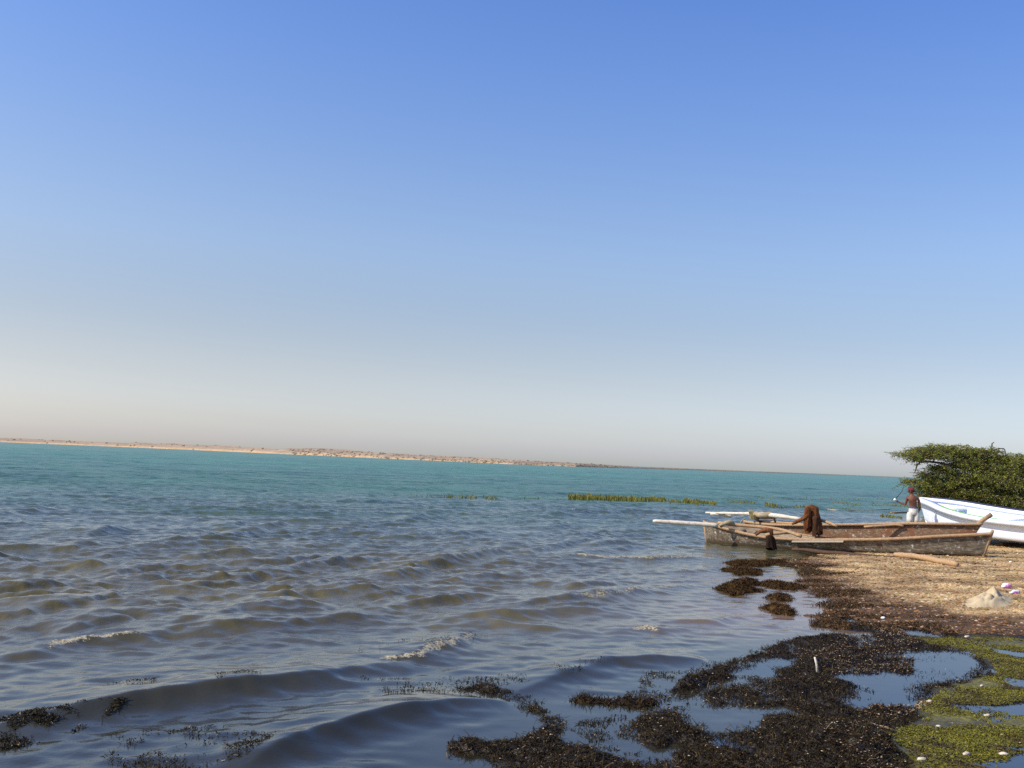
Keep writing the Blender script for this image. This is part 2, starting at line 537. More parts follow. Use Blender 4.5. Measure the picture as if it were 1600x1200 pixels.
# ------------------------------------------------------------------ water sheet
def build_water():
    a = np.arange(-0.60, 0.601, 0.003)
    ths = np.concatenate([a, np.linspace(0.62, 2 * math.pi - 0.62, 110)])
    rs = np.concatenate([[0.01, 1.0, 2.0, 3.0], np.exp(np.arange(math.log(3.6), math.log(400), 0.0027)),
                         np.exp(np.arange(math.log(401), math.log(12000), 0.02))])
    X, Y, F = polar(rs, ths)
    DX, DY, Z, foam, L, dcalm = waves(X, Y)
    # colour of the water itself: silt by the shore, green-blue where deep
    r = np.hypot(X, Y)
    off = Y - 0.30 * X                                   # distance from the shore line that runs away to the right
    deep = sstep(26, 62, off + fbm(X * .05, Y * .12, 3, 101) * 12)
    vdeep = sstep(55, 200, off + fbm(X * .02, Y * .05, 3, 102) * 25)
    near = 1 - sstep(8, 15, off + fbm(X * .3, Y * .3, 3, 103) * 2)
    silt = np.exp(-(np.minimum(L, 0) / 1.7) ** 2) * sstep(11.5, 14.5, Y) * (1 - sstep(19, 22, Y))
    c = np.array([0.098, 0.080, 0.030])[None] * np.ones((len(X), 1))
    def mixc(c, col, t): return c * (1 - t[:, None]) + np.array(col)[None] * t[:, None]
    c = mixc(c, (0.034, 0.032, 0.020), near)
    c = mixc(c, (0.20, 0.130, 0.095), silt * 0.9)
    c = mixc(c, (0.070, 0.083, 0.050), sstep(16, 30, off) * .8)
    c = mixc(c, (0.050, 0.115, 0.062), deep)
    c = mixc(c, (0.030, 0.140, 0.070), vdeep)
    inland = sstep(0.0, 0.25, L)
    c = mixc(c, (0.012, 0.014, 0.020), inland)
    # silt stirred up in the crests
    c *= (1 + 0.35 * fbm(X * .6, Y * .6, 3, 107) + .5 * deep * fbm(X * .12, Y * .2, 4, 108))[:, None]
    m = M('water', rough=0.10, ior=1.40)
    at = m.attr('col')
    fo = m.attr('foam')
    dp = m.attr('deep')
    fn = m.noise(26, 5, 0.8)
    fs = m.math('ADD', m.math('MULTIPLY', fo.outputs['Fac'], 0.62), m.math('MULTIPLY', m.math('MULTIPLY', m.math('SUBTRACT', fn.outputs['Fac'], .5), 2.6), m.math('MULTIPLY', fo.outputs['Fac'], 2.5, True)))
    fm = m.ramp(fs, [(0.36, (0, 0, 0)), (0.62, (1, 1, 1))])
    m.color(m.mix(fm.outputs[0], at.outputs['Color'], (0.42, 0.36, 0.23)))
    rr = m.math('ADD', m.math('MULTIPLY', dp.outputs['Fac'], 0.22), 0.07)
    m.rough(m.math('ADD', rr, m.math('MULTIPLY', fm.outputs[0], 0.6), True))
    n1 = m.noise(5.5, 5, 0.6, mapping=(1.0, 1.0, 0.2))
    n2 = m.noise(1.3, 4, 0.6, mapping=(0.8, 1.4, 0.3))
    hh = m.math('ADD', m.math('MULTIPLY', n1.outputs['Fac'], m.attr('rip').outputs['Fac']), m.math('MULTIPLY', n2.outputs['Fac'], m.math('MULTIPLY', dp.outputs['Fac'], 3.0)))
    m.bump(hh, 0.55, 0.05)
    rip = 0.24 + 0.76 * sstep(-0.5, 6, dcalm)
    rip *= 0.12 + 0.88 * sstep(0.0, 1.2, -L)
    V = np.stack([X + DX, Y + DY, Z], -1)
    o = raw_mesh('water', V, F, m.m, True, c, attrs={'foam': foam, 'deep': deep, 'rip': rip})
    tag(o, kind='structure')


build_water()


# ------------------------------------------------------------------ ground sheet
def build_ground():
    a = np.arange(-0.12, 0.56, 0.0026)
    ths = np.concatenate([a, np.linspace(0.58, 2 * math.pi - 0.14, 120)])
    rs = np.concatenate([[0.01, 0.7, 1.4, 2.1, 2.8, 3.5, 4.2, 4.8], np.exp(np.arange(math.log(5.2), math.log(40), 0.0024)), np.exp(np.arange(math.log(40.5), math.log(160), 0.03))])
    X, Y, F = polar(rs, ths)
    h, L, c, hc, wd, al, dr = ground_h(X, Y, True)
    wd = np.where(L > 0, wd, 1)
    def mixc(c, col, t): return c * (1 - t[:, None]) + np.array(col)[None] * t[:, None]
    n1 = fbm(X * 1.1, Y * 1.1, 4, 111)
    dry = sstep(-0.35, 0.9, dr + n1 * 1.3)
    col = mixc(np.ones((len(X), 3)) * (0.10, 0.052, 0.020), (0.52, 0.345, 0.165), dry)
    col = col * (.88 + .65 * fbm(X * 1.6, Y * 2.6, 4, 211))[:, None]
    gr = sstep(.2, .6, fbm(X * .7, Y * 1.5, 4, 113)) * dry * .5
    col = mixc(col, (0.26, 0.235, 0.09), gr)
    far = sstep(27.5, 31, Y)
    col = mixc(col, (0.14, 0.13, 0.055), far * 0.9)
    wc = np.array([0.017, 0.011, 0.005])[None] * (1 + 0.6 * fbm(X * 3, Y * 3, 3, 117))[:, None]
    col = col * (1 - wd[:, None]) + wc * wd[:, None]
    g = sstep(-.5, .5, fbm(X * 3, Y * 3, 4, 119))
    ac = np.array([0.055, 0.042, 0.012])[None] * (1 - g[:, None]) + np.array([0.140, 0.122, 0.010])[None] * g[:, None]
    col = col * (1 - al[:, None]) + ac * al[:, None]
    wet = np.clip(np.maximum(wd, al * .5) + (1 - dry) * .2, 0, 1)
    m = M('ground', rough=0.9)
    at = m.attr('col')
    wt = m.attr('wet')
    v = m.voro(26, mapping=(1, 1, 1))
    vn = m.noise(60, 3, .6)
    k = m.ramp(v.outputs['Color'], [(0.0, (.55, .55, .55)), (0.5, (1, 1, 1)), (1.0, (1.5, 1.4, 1.3))])
    k2 = m.ramp(vn.outputs['Fac'], [(0.3, (.6, .6, .6)), (0.7, (1.35, 1.35, 1.35))])
    m.color(m.mix(1.0, m.mix(1.0, at.outputs['Color'], k.outputs[0], 'MULTIPLY'), k2.outputs[0], 'MULTIPLY'))
    m.rough(m.math('SUBTRACT', 0.95, m.math('MULTIPLY', wt.outputs['Fac'], 0.45)))
    hb = m.math('ADD', m.math('MULTIPLY', v.outputs['Distance'], -0.6), m.math('MULTIPLY', vn.outputs['Fac'], .6))
    m.bump(hb, .8, .02)
    V = np.stack([X, Y, h], -1)
    o = raw_mesh('ground', V, F, m.m, True, col, attrs={'wet': wet})
    tag(o, kind='structure')


build_ground()


# ------------------------------------------------------------------ far shore
def pmap(xs, ys, x): return float(np.interp(x, xs, ys))


def build_far_shore():
    xs = [-500, 0, 200, 400, 600, 800, 900, 1000, 1200, 1440]
    Ds = [3200, 3000, 2400, 1400, 950, 720, 720, 1000, 1800, 3500]
    global FTX, FTH
    tx = [-500, 0, 40, 200, 212, 300, 400, 425, 455, 500, 560, 600, 640, 700, 800, 900, 960, 1000, 1100, 1200, 1300, 1440]
    th = [7, 7, 6.6, 6.4, 8.4, 8.8, 9.4, 8.4, 9.6, 13, 11, 9.6, 9.2, 8.6, 7.6, 5.8, 4.2, 2.6, 1.8, 1.3, .8, .5]
    FTX, FTH = tx, th
    pxs = np.arange(-480, 1440, 2.0)
    V, C, F = [], [], []
    K = 26
    for i, px in enumerate(pxs):
        D = pmap(xs, Ds, px)
        hor = 689 + .0393 * px
        d = ray(px, hor)
        ang = math.atan2(d[0], d[1])
        top = pmap(tx, th, px) * D / 1600
        for j in range(K):
            u = j / (K - 1)
            dep = D + (u ** 1.3) * top * 26
            w = u * 8
            prof = 1 - (1 - min(u * 1.15, 1)) ** 2.2
            x, y = dep * math.sin(ang), dep * math.cos(ang)
            sc = 60 / D
            n = float(fbm(np.array(px * .035 + w * .1), np.array(w * .9), 4, 7))
            z = top * prof * (0.92 + 0.16 * n) - (0.6 if j == 0 else 0) + top * .14 * n * u
            V.append((x, y, z))
            n2 = float(fbm(np.array(px * .02), np.array(w * .5), 3, 27))
            t = min(max(.5 + n2, 0), 1)
            c = np.array((.36, .26, .17)) * t + np.array((.27, .195, .135)) * (1 - t)  # hill sand greyed, distance haze put into its colour
            if j < 4: c = np.array((.46, .31, .17)) * (0.9 + .2 * n)
            C.append(c)
            if i and j:
                a = i * K + j
                F.append((a - K - 1, a - 1, a, a - K))
    m = M('far_sand_hazed', rough=0.95)
    at = m.attr('col')
    nn = m.noise(.05, 5, .7)
    m.color(m.mix(1.0, at.outputs['Color'], m.ramp(nn.outputs['Fac'], [(.3, (.75, .75, .75)), (.7, (1.2, 1.2, 1.2))]).outputs[0], 'MULTIPLY'))
    o = raw_mesh('hills', V, [f[::-1] for f in F], m.m, True, np.array(C))
    tag(o, kind='structure')
    V = np.array(V).reshape(len(pxs), K, 3)
    # desert scrub on the low hills
    vs, fs, cs = [], [], []
    for _ in range(2600):
        px = random.uniform(-450, 1330)
        dens = 1.0 if px > 455 else 0.10
        if random.random() > dens: continue
        i = int((px + 480) / 2)
        j = min(int(random.random() ** 1.1 * 15) + (0 if random.random() < .35 else 3), K - 3)
        if px > 455 and random.random() < .35: j = random.randint(0, 3)
        b = V[i, j]
        D = math.hypot(b[0], b[1])
        s = min(D / 1600 * random.uniform(.5, 1.7), pmap(FTX, FTH, px) * D / 1600 * .3)
        wd_ = s * random.uniform(1.0, 2.2)
        n0 = len(vs)
        # lumpy low shrub
        segs, rings = 7, 3
        for q in range(rings):
            ph = q / (rings - 1) * math.pi / 2
            for k in range(segs):
                a2 = k / segs * 6.283
                rr = math.cos(ph) * wd_ * random.uniform(.7, 1.2)
                vs.append((b[0] + rr * math.cos(a2), b[1] + rr * math.sin(a2), b[2] - .2 + math.sin(ph) * s * random.uniform(.8, 1.2)))
                g = random.uniform(.7, 1.3)
                cs.append((.22 * g, .175 * g, .115 * g))
        for q in range(rings - 1):
            for k in range(segs):
                fs.append((n0 + q * segs + k, n0 + q * segs + (k + 1) % segs, n0 + (q + 1) * segs + (k + 1) % segs, n0 + (q + 1) * segs + k))
    m2 = M('scrub', rough=.95)
    m2.color(m2.attr('col').outputs['Color'])
    o = raw_mesh('scrub', np.array(vs), fs, m2.m, False, np.array(cs))
    tag(o, 'scattered dark shrubs dotting the low sandy hills across the water', 'shrubs', kind='stuff')


build_far_shore()


# ------------------------------------------------------------------ scatter stuff
def scatter_quads(name, P0, dirs, length, width, lift, cols, mat, label, cat, bend=0.4):
    """thin bent strips: two quads each"""
    n = len(P0)
    up = np.array([0, 0, 1.0])
    side = np.cross(dirs, up)
    side /= np.linalg.norm(side, axis=1)[:, None] + 1e-9
    roll = rng.uniform(-1, 1, (n, 1))
    side = side + up * roll
    side /= np.linalg.norm(side, axis=1)[:, None]
    w = (side * width[:, None] * .5)
    a = P0
    b = P0 + dirs * length[:, None] * .5 + up * lift[:, None]
    c = P0 + dirs * length[:, None] + up * (lift * (1 - bend * 2))[:, None]
    V = np.stack([a - w, a + w, b - w, b + w, c - w * .5, c + w * .5], 1).reshape(-1, 3)
    base = (np.arange(n) * 6)[:, None]
    F = np.concatenate([base + [0, 1, 3, 2], base + [2, 3, 5, 4]], 0)
    C = np.repeat(cols, 6, 0)
    o = raw_mesh(name, V, F, mat, False, C)
    return tag(o, label, cat, kind='stuff')


def col_mat(name, rough=.7, spec=.5):
    m = M(name, rough=rough, spec=spec)
    m.color(m.attr('col').outputs['Color'])
    return m.m


def sample_px(n, poly, power=1.0):
    """random ground points inside a photo-space region, spread over its world area, denser near"""
    w = GP(poly)
    lo, hi = w.min(0), w.max(0)
    out = []
    while sum(len(o) for o in out) < n:
        q = rng.uniform(lo, hi, (n * 2, 2))
        keep = rng.random(len(q)) < np.clip((lo[1] / q[:, 1]) ** power, 0, 1)
        q = q[keep]
        q = q[sdist(q[:, 0], q[:, 1], w, .01) > 0]
        out.append(q)
    return np.concatenate(out)[:n]


def rdirs(n, up=0.0):
    a = rng.uniform(0, 2 * math.pi, n)
    d = np.stack([np.cos(a), np.sin(a), rng.uniform(0, 1, n) * up], -1)
    return d / np.linalg.norm(d, axis=1)[:, None]


weed_mat = col_mat('seaweed', .6, .14)
# tangled strands over the dark bank
q = sample_px(330000, [(600, 1290), (690, 1050), (960, 1060), (1230, 970), (1480, 975), (1560, 1060), (1640, 1290)], 1.2)
h, L, c, hc, wd, al, dr = ground_h(q[:, 0], q[:, 1], True)
fr = rng.random(len(q))
k = (L > -0.16 * fr ** 2.2 - .01) & (wd > .45) & (al < .4) & (fbm(q[:, 0] * 4, q[:, 1] * 4, 3, 205) + L * 6 > -.25)
k &= (h > .004) | (rng.random(len(q)) < .30)
h = np.where(h < .002, .003, h)
q, h = q[k], h[k]
n = len(q)
g = rng.random(n)
tone = (0.35 + 1.5 * g ** 2)[:, None] * np.array([0.026, 0.016, 0.005])[None]
tone = np.where((rng.random(n) < .12)[:, None], np.array([.060, .044, .012])[None] * rng.uniform(.6, 1.3, (n, 1)), tone)
tone = np.where((rng.random(n) < .02)[:, None], np.array([.22, .16, .09])[None], tone)
scatter_quads('seaweed', np.column_stack([q, h - .004]), rdirs(n, .8), rng.uniform(.010, .045, n) * (1 + 1.6 * (rng.random(n) < .06)), rng.uniform(.002, .007, n),
              rng.uniform(.001, .014, n), tone, weed_mat, 'dark brown tangled seaweed covering the muddy bank in the foreground', 'seaweed')

# broken weed washed up over the gravel edge
q = sample_px(60000, [(1130, 868), (1262, 866), (1330, 880), (1400, 940), (1560, 975), (1640, 1000), (1400, 992), (1270, 985), (1250, 940), (1180, 900)], .5)
h, L, c, hc, wd, al, dr = ground_h(q[:, 0], q[:, 1], True)
pt_ = fbm(q[:, 0] * 1.5, q[:, 1] * 3.0, 4, 221)
k = (L > -.30) & (wd < .6) & (pt_ * .9 - np.abs(L - .12) * .75 + .30 * (rng.random(len(q)) - .5) > -.10)
q, h = q[k], np.maximum(h[k], .003)
n = len(q)
tone = np.where(rng.random((n, 1)) < .25, np.array([[.13, .065, .022]]), np.array([[.035, .022, .008]])) * rng.uniform(.5, 1.5, (n, 1))
scatter_quads('seaweed_debris', np.column_stack([q, h - .002]), rdirs(n, .6), rng.uniform(.02, .07, n), rng.uniform(.004, .012, n),
              rng.uniform(.002, .03, n), tone, weed_mat, 'broken brown weed washed up along the edge of the gravel beach', 'seaweed')

# algae mat
q = sample_px(230000, [(1340, 1290), (1340, 1110), (1420, 985), (1640, 990), (2050, 1040), (2100, 1290)], 1.2)
h, L, c, hc, wd, al, dr = ground_h(q[:, 0], q[:, 1], True)
k = (L > -0.03) & (al > .4) & (h > -.006) & (fbm(q[:, 0] * 1.7, q[:, 1] * 1.7, 4, 207) > -.32 + .25 * rng.random(len(q)))
q, h = q[k], h[k]
n = len(q)
pat = fbm(q[:, 0] * 4, q[:, 1] * 4, 3, 119)
tone = rng.uniform(.4, 1.4, (n, 1)) * (np.array([.155, .140, .010])[None] * sstep(-.6, .3, pat)[:, None] + np.array([.07, .05, .012])[None] * (1 - sstep(-.6, .3, pat))[:, None])
scatter_quads('algae', np.column_stack([q, h - .003]), rdirs(n, .5), rng.uniform(.012, .04, n), rng.uniform(.003, .009, n),
              rng.uniform(.001, .010, n), tone, col_mat('algae', .6, .3), 'bright green algae mat on the wet mud at the lower right', 'algae')


# pebbles and shells: faceted lumps
def lumps(name, P0, size, flat, cols, mat, label, cat, kind='stuff'):
    n = len(P0)
    ico = np.array([(0, 0, 1), (.9, 0, .2), (.28, .85, .2), (-.73, .53, .2), (-.73, -.53, .2), (.28, -.85, .2), (0, 0, -.6)])
    fi = np.array([(0, 1, 2), (0, 2, 3), (0, 3, 4), (0, 4, 5), (0, 5, 1), (6, 2, 1), (6, 3, 2), (6, 4, 3), (6, 5, 4), (6, 1, 5)])
    a = rng.uniform(0, 6.28, n)
    el = rng.uniform(.55, 1.0, n)
    b = ico[None] * rng.uniform(.75, 1.25, (n, 7, 1))
    x = b[..., 0] * size[:, None]
    y = b[..., 1] * (size * el)[:, None]
    z = b[..., 2] * (size * flat)[:, None]
    X = x * np.cos(a)[:, None] - y * np.sin(a)[:, None]
    Y = x * np.sin(a)[:, None] + y * np.cos(a)[:, None]
    V = np.stack([X, Y, z], -1) + P0[:, None, :]
    F = (fi[None] + (np.arange(n) * 7)[:, None, None]).reshape(-1, 3)
    o = raw_mesh(name, V.reshape(-1, 3), F, mat, False, np.repeat(cols, 7, 0))
    return tag(o, label, cat, kind=kind)


stone_mat = col_mat('stone', .85, .3)
q = sample_px(85000, [(1230, 876), (1262, 868), (1440, 868), (1640, 850), (2050, 880), (2050, 1040), (1700, 1010), (1440, 1000), (1290, 975)], 1.0)
h, L, c, hc, wd, al, dr = ground_h(q[:, 0], q[:, 1], True)
k = (L > 0.0) & (al < .5) & (wd < .7)
q, h, dr = q[k], h[k], dr[k]
n = len(q)
t = sstep(-.35, .9, dr + fbm(q[:, 0] * 1.1, q[:, 1] * 1.1, 4, 111) * 1.3)[:, None]
pick = rng.random((n, 1))
dryc = np.where(pick < .4, np.array([[.50, .35, .17]]), np.where(pick < .7, np.array([[.40, .23, .11]]), np.where(pick < .88, np.array([[.34, .28, .09]]), np.array([[.56, .46, .30]]))))
wetc = np.where(pick < .55, np.array([[.085, .045, .018]]), np.where(pick < .86, np.array([[.21, .105, .042]]), np.array([[.34, .24, .16]])))
pt_ = fbm(q[:, 0] * 1.6, q[:, 1] * 2.6, 4, 211)[:, None]
dryc = dryc * (.86 + .75 * pt_) * np.where(pt_ < -.15, np.array([[1.0, .86, .74]]), 1.0) * np.where(rng.random((n, 1)) < .07, .18, 1.0)
cc = (dryc * t + wetc * (1 - t)) * rng.uniform(.6, 1.2, (n, 1))
lumps('pebbles', np.column_stack([q, h]), (.006 + .040 * rng.random(n) ** 3.2), rng.uniform(.25, .6, n), cc, stone_mat,
      'tan and rust pebbles strewn over the gravel beach', 'pebbles')

# shell fragments along the weed bank
q = np.concatenate([sample_px(1500, [(1300, 1058), (1240, 1020), (1340, 1000), (1430, 990), (1440, 1050)], 0),
                    sample_px(650, [(1330, 1090), (1370, 1088), (1460, 1098), (1400, 1130), (1340, 1120)], 0),
                    sample_px(350, [(1280, 1140), (1360, 1130), (1430, 1210), (1300, 1230)], 0),
                    sample_px(400, [(1360, 978), (1430, 985), (1440, 1000), (1370, 995)], 0),
                    sample_px(600, [(700, 1160), (1000, 1100), (1250, 1000), (1300, 1200), (760, 1230)], 0),
                    sample_px(160, [(1360, 1150), (1480, 1060), (1640, 1000), (1640, 1230), (1420, 1220)], 0)])
h, L, c, hc, wd, al, dr = ground_h(q[:, 0], q[:, 1], True)
k = (h > -0.005)
q, h = q[k], h[k]
n = len(q)
cc = np.where(rng.random((n, 1)) < .45, np.array([[.45, .35, .25]]), np.array([[.24, .13, .07]])) * rng.uniform(.6, 1.25, (n, 1))
lumps('shell_fragments', np.column_stack([q, h + .010]), rng.uniform(.004, .013, n), rng.uniform(.3, .6, n), cc, stone_mat,
      'pale shell fragments scattered through the dark seaweed bank', 'shells')

# larger pale shells lying on the algae, one by one
shells = [((1542, 1116), .05, 'white oval shell lying on the algae just below the long puddle'),
          ((1510, 1178), .055, 'white round shell on the algae near the bottom edge'),
          ((1568, 1176), .06, 'long white shell at the edge of the puddle in the bottom right corner'),
          ((1440, 1190), .055, 'pinkish pale stone where seaweed meets algae at the bottom edge'),
          ((1534, 1072), .035, 'small pale shell on the algae just right of the large blue pool'),
          ((1466, 1137), .035, 'small cream shell on the algae in line with the tan stick'),
          ((1511, 994), .06, 'flat pinkish stone where the gravel meets the algae'),
          ((1452, 1095), .05, 'tan pebble at the right tip of the large blue pool')]
shell_mat = M('shell', rough=.5)
nn = shell_mat.noise(30, 3)
shell_mat.color(shell_mat.ramp(nn.outputs['Fac'], [(.3, (.38, .28, .19)), (.6, (.62, .54, .42))]).outputs[0])
for (px, py), s, lab in shells:
    p = G(px, py, .02)
    z = H(p.x, p.y)
    V, F = [], []
    ns, nr = 14, 8
    a0 = random.uniform(-.6, .6)
    for i in range(nr + 1):
        ph = i / nr * math.pi
        for j in range(ns):
            a = j / ns * 6.283
            dd = Vector((math.sin(ph) * math.cos(a), math.sin(ph) * math.sin(a), math.cos(ph)))
            rr = 1 + .45 * mnoise.noise(dd * 1.9 + Vector((px, py, 0)))
            x, y = s * .55 * rr * dd.x, s * .36 * rr * dd.y
            V.append((p.x + x * math.cos(a0) - y * math.sin(a0), p.y + x * math.sin(a0) + y * math.cos(a0), z + .010 + s * .26 * rr * dd.z + x * .12))
    for i in range(nr):
        for j in range(ns):
            F.append((i * ns + j, i * ns + (j + 1) % ns, (i + 1) * ns + (j + 1) % ns, (i + 1) * ns + j))
    o = raw_mesh('shell' if 'shell' in lab else 'stone', V, [f[::-1] for f in F], shell_mat.m)
    tag(o, lab, 'shell' if 'shell' in lab else 'stone', group='pale shells and stones lying on the mud')

# seaweed clumps in the shallows: each a mound with its own strands
clump_mat = M('clump', rough=.85, spec=.15)
clump_mat.color(clump_mat.ramp(clump_mat.noise(14, 5, .7).outputs['Fac'], [(.3, (.016, .008, .003)), (.5, (.050, .026, .008)), (.72, (.14, .075, .02))]).outputs[0])
clump_mat.bump(clump_mat.noise(40, 4).outputs['Fac'], .8, .02)
near_mat = M('near_clump', rough=.7, spec=.15)
near_mat.color(near_mat.ramp(near_mat.noise(14, 5, .7).outputs['Fac'], [(.3, (.010, .006, .003)), (.55, (.030, .018, .006)), (.75, (.06, .038, .012))]).outputs[0])
for (lab, px, hh), w in zip(CLUMPS_PX, CLUMPS):
    lo, hi = w.min(0) - .25, w.max(0) + .25
    st = .035
    xs, ys = np.arange(lo[0], hi[0], st), np.arange(lo[1], hi[1], st)
    Xg, Yg = np.meshgrid(xs, ys)
    X, Y = Xg.ravel(), Yg.ravel()
    nz = fbm(X * 2.2, Y * 2.2, 4, 1) * 0.14 + fbm(X * 9, Y * 9, 3, 5) * 0.05
    s = sdist(X, Y, w, 1.0) + nz * 1.7 - .06
    z = hh * (1 - np.exp(-np.maximum(s, 0) / .16)) * (1.1 + .9 * fbm(X * 5, Y * 5, 3, 61)) + fbm(X * 16, Y * 16, 2, 62) * .02 * (s > 0) + np.where(s > 0, .004, -.06)
    nx = len(xs)
    F = [(j * nx + i, j * nx + i + 1, (j + 1) * nx + i + 1, (j + 1) * nx + i) for j in range(len(ys) - 1) for i in range(nx - 1)
         if max(s[j * nx + i], s[j * nx + i + 1], s[(j + 1) * nx + i + 1], s[(j + 1) * nx + i]) > 0]
    used = sorted({v for f in F for v in f})
    mp = {v: i for i, v in enumerate(used)}
    V = np.column_stack([X, Y, z])[used]
    # strands in the same mesh
    n = int(len(F) * 5)
    idx = rng.integers(0, len(V), n)
    p0 = V[idx] + rng.uniform(-st / 2, st / 2, (n, 3)) * [1, 1, .3]
    p0[:, 2] = np.maximum(p0[:, 2], -.01)
    d = rdirs(n, 1.0)
    ln = rng.uniform(.02, .07, (n, 1))
    sd = np.cross(d, [0, 0, 1.0]) * rng.uniform(.004, .009, (n, 1))
    VS = np.stack([p0 - sd, p0 + sd, p0 + d * ln + sd * .5, p0 + d * ln - sd * .5], 1).reshape(-1, 3)
    FS = [tuple(len(V) + 4 * i + k for k in range(4)) for i in range(n)]
    o = raw_mesh('seaweed_clump', np.vstack([V, VS]), [tuple(mp[v] for v in f) for f in F] + FS, near_mat.m if lab.startswith('narrow') else clump_mat.m, False)
    tag(o, lab, 'seaweed clump', group='seaweed clumps standing out of the shallow water')

# bits of weed floating on the water
fl = [(900, [(560, 1060), (720, 1060), (960, 1035), (900, 1060), (700, 1090), (600, 1085)]),
      (1500, [(170, 1150), (330, 1140), (430, 1165), (380, 1195), (240, 1215), (160, 1190)]),
      (3200, [(0, 1130), (120, 1118), (200, 1112), (110, 1150), (0, 1175)]),
      (160, [(150, 1070), (250, 1062), (240, 1085), (170, 1088)]),
      (120, [(330, 1075), (430, 1055), (420, 1070), (340, 1090)]),
      (500, [(1000, 1050), (1090, 1050), (1060, 1075), (1000, 1082)]),
      (260, [(1300, 1060), (1360, 1070), (1380, 1100), (1320, 1105)]),
      (110, [(1420, 1020), (1530, 1030), (1530, 1060), (1430, 1070)]),
      (700, [(980, 1080), (1100, 1070), (1090, 1110), (1070, 1108), (960, 1110)]),
      (160, [(540, 1005), (700, 1000), (780, 990), (700, 1020), (560, 1020)]),
      (700, [(930, 1110), (985, 1110), (960, 1160), (1050, 1195), (940, 1170), (890, 1140)])]
qs, ws = [], []
for n, poly in fl:
    a = sample_px(n * 3, poly, 0)
    pt = fbm(a[:, 0] * 3.5, a[:, 1] * 3.5, 3, 131)
    a = a[np.argsort(-pt * 1.6 + rng.random(len(a)) * .7)[:n]]
    qs.append(a)
q = np.concatenate(qs)
z = water_z(q[:, 0], q[:, 1])
n = len(q)
dd = rdirs(n, .5)
scatter_quads('floating_weed', np.column_stack([q, z + .001]), dd, (.006 + .035 * rng.random(n) ** 2.5), (.003 + .008 * rng.random(n) ** 2), .014 * rng.random(n) ** 2,
              np.where(rng.random((n, 1)) < .03, np.array([[.26, .20, .11]]), np.array([[.022, .016, .007]])) * rng.uniform(.5, 1.6, (n, 1)), weed_mat,
              'dark specks of broken seaweed floating on the near ripples', 'floating weed')


# ------------------------------------------------------------------ reeds out in the water
def reeds(name, patches, label, dens=1.0):
    V, F, C = [], [], []
    for (px0, py0, px1, py1, cnt, hgt) in patches:
        for _ in range(int(cnt * dens)):
            u = random.random()
            px, py = px0 + (px1 - px0) * u, py0 + (py1 - py0) * u + random.gauss(0, 1.1)
            b = G(px, py, 0)
            cl = .55 + .45 * (mnoise.noise(Vector((px * .13, 3, 0))) + mnoise.noise(Vector((px * .4, 7, 0))) * .6 + .3)
            hh = hgt * .8 * random.uniform(.25, 1.05) * cl
            w = random.uniform(.008, .02)
            a = random.uniform(0, 6.28)
            ln = random.uniform(0, .35) * hh
            dx, dy = math.cos(a) * ln, math.sin(a) * ln
            sx, sy = -math.sin(a + 1) * w, math.cos(a + 1) * w
            n0 = len(V)
            V += [(b.x - sx, b.y - sy, -.05), (b.x + sx, b.y + sy, -.05), (b.x + dx * .4 + sx, b.y + dy * .4 + sy, hh * .6),
                  (b.x + dx * .4 - sx, b.y + dy * .4 - sy, hh * .6), (b.x + dx, b.y + dy, hh)]
            F += [(n0, n0 + 1, n0 + 2, n0 + 3), (n0 + 3, n0 + 2, n0 + 4)]
            g = random.uniform(.7, 1.4)
            C += [(.10 * g, .105 * g, .022)] * 3 + [(.19 * g, .17 * g, .035)] * 2
    o = raw_mesh(name, V, F, reed_mat, False, np.array(C))
    return tag(o, label, 'reeds', kind='stuff')


reed_mat = col_mat('reed', .6, .3)
reeds('reeds', [(888, 779, 960, 781, 2200, .50), (950, 781, 1040, 783, 2200, .45), (1040, 784, 1070, 786, 260, .3), (1068, 785, 1092, 787, 700, .42), (1092, 786, 1120, 788, 520, .33),
                (1135, 784, 1180, 787, 320, .28), (1195, 790, 1215, 791, 260, .35), (1205, 793, 1260, 794, 160, .2)],
      'bright green reed bed standing in the water beyond the grey boat')
reeds('water_weed', [(640, 775, 690, 777, 50, .22), (690, 777, 712, 778, 40, .3), (716, 778, 745, 779, 70, .38), (755, 779, 778, 780, 55, .32), (780, 778, 880, 780, 50, .2),
                     (1240, 792, 1275, 795, 200, .25), (1300, 786, 1345, 790, 160, .25), (1360, 788, 1420, 792, 200, .3), (1180, 779, 1420, 781, 250, .25), (1290, 795, 1400, 800, 200, .14), (1375, 806, 1410, 810, 260, .16)],
      'faint sparse green stems poking out of the water left of the reed bed and behind the boats')


# ------------------------------------------------------------------ wood materials
def wood(name, stops, sc=(3, 22, 22), stain=None, rough=.85, wetline=None):
    m = M(name, rough=rough)
    n1 = m.noise(3.2, 6, .7, mapping=sc)
    c = m.ramp(n1.outputs['Fac'], stops).outputs[0]
    if stain:
        n2 = m.noise(stain[0], 5, .75)
        f = m.ramp(n2.outputs['Fac'], [(stain[1], (0, 0, 0)), (stain[2], (1, 1, 1))]).outputs[0]
        c = m.mix(f, c, stain[3])
        n3 = m.noise(stain[0] * 2.3, 4, .7)
        f = m.ramp(n3.outputs['Fac'], [(.60, (0, 0, 0)), (.68, (1, 1, 1))]).outputs[0]
        c = m.mix(f, c, stain[4])
    if wetline:
        sp_ = m.node('ShaderNodeSeparateXYZ')
        m.l.new(m.tc.outputs['Object'], sp_.inputs[0])
        zz = m.math('ADD', sp_.outputs['Z'], m.math('MULTIPLY', n1.outputs['Fac'], .12))
        f = m.ramp(m.math('MULTIPLY', zz, 1.0), [(wetline - .03, (1, 1, 1)), (wetline + .07, (0, 0, 0))]).outputs[0]
        c = m.mix(f, c, (.045, .028, .012))
    m.color(c)
    m.bump(n1.outputs['Fac'], .5, .01)
    return m.m


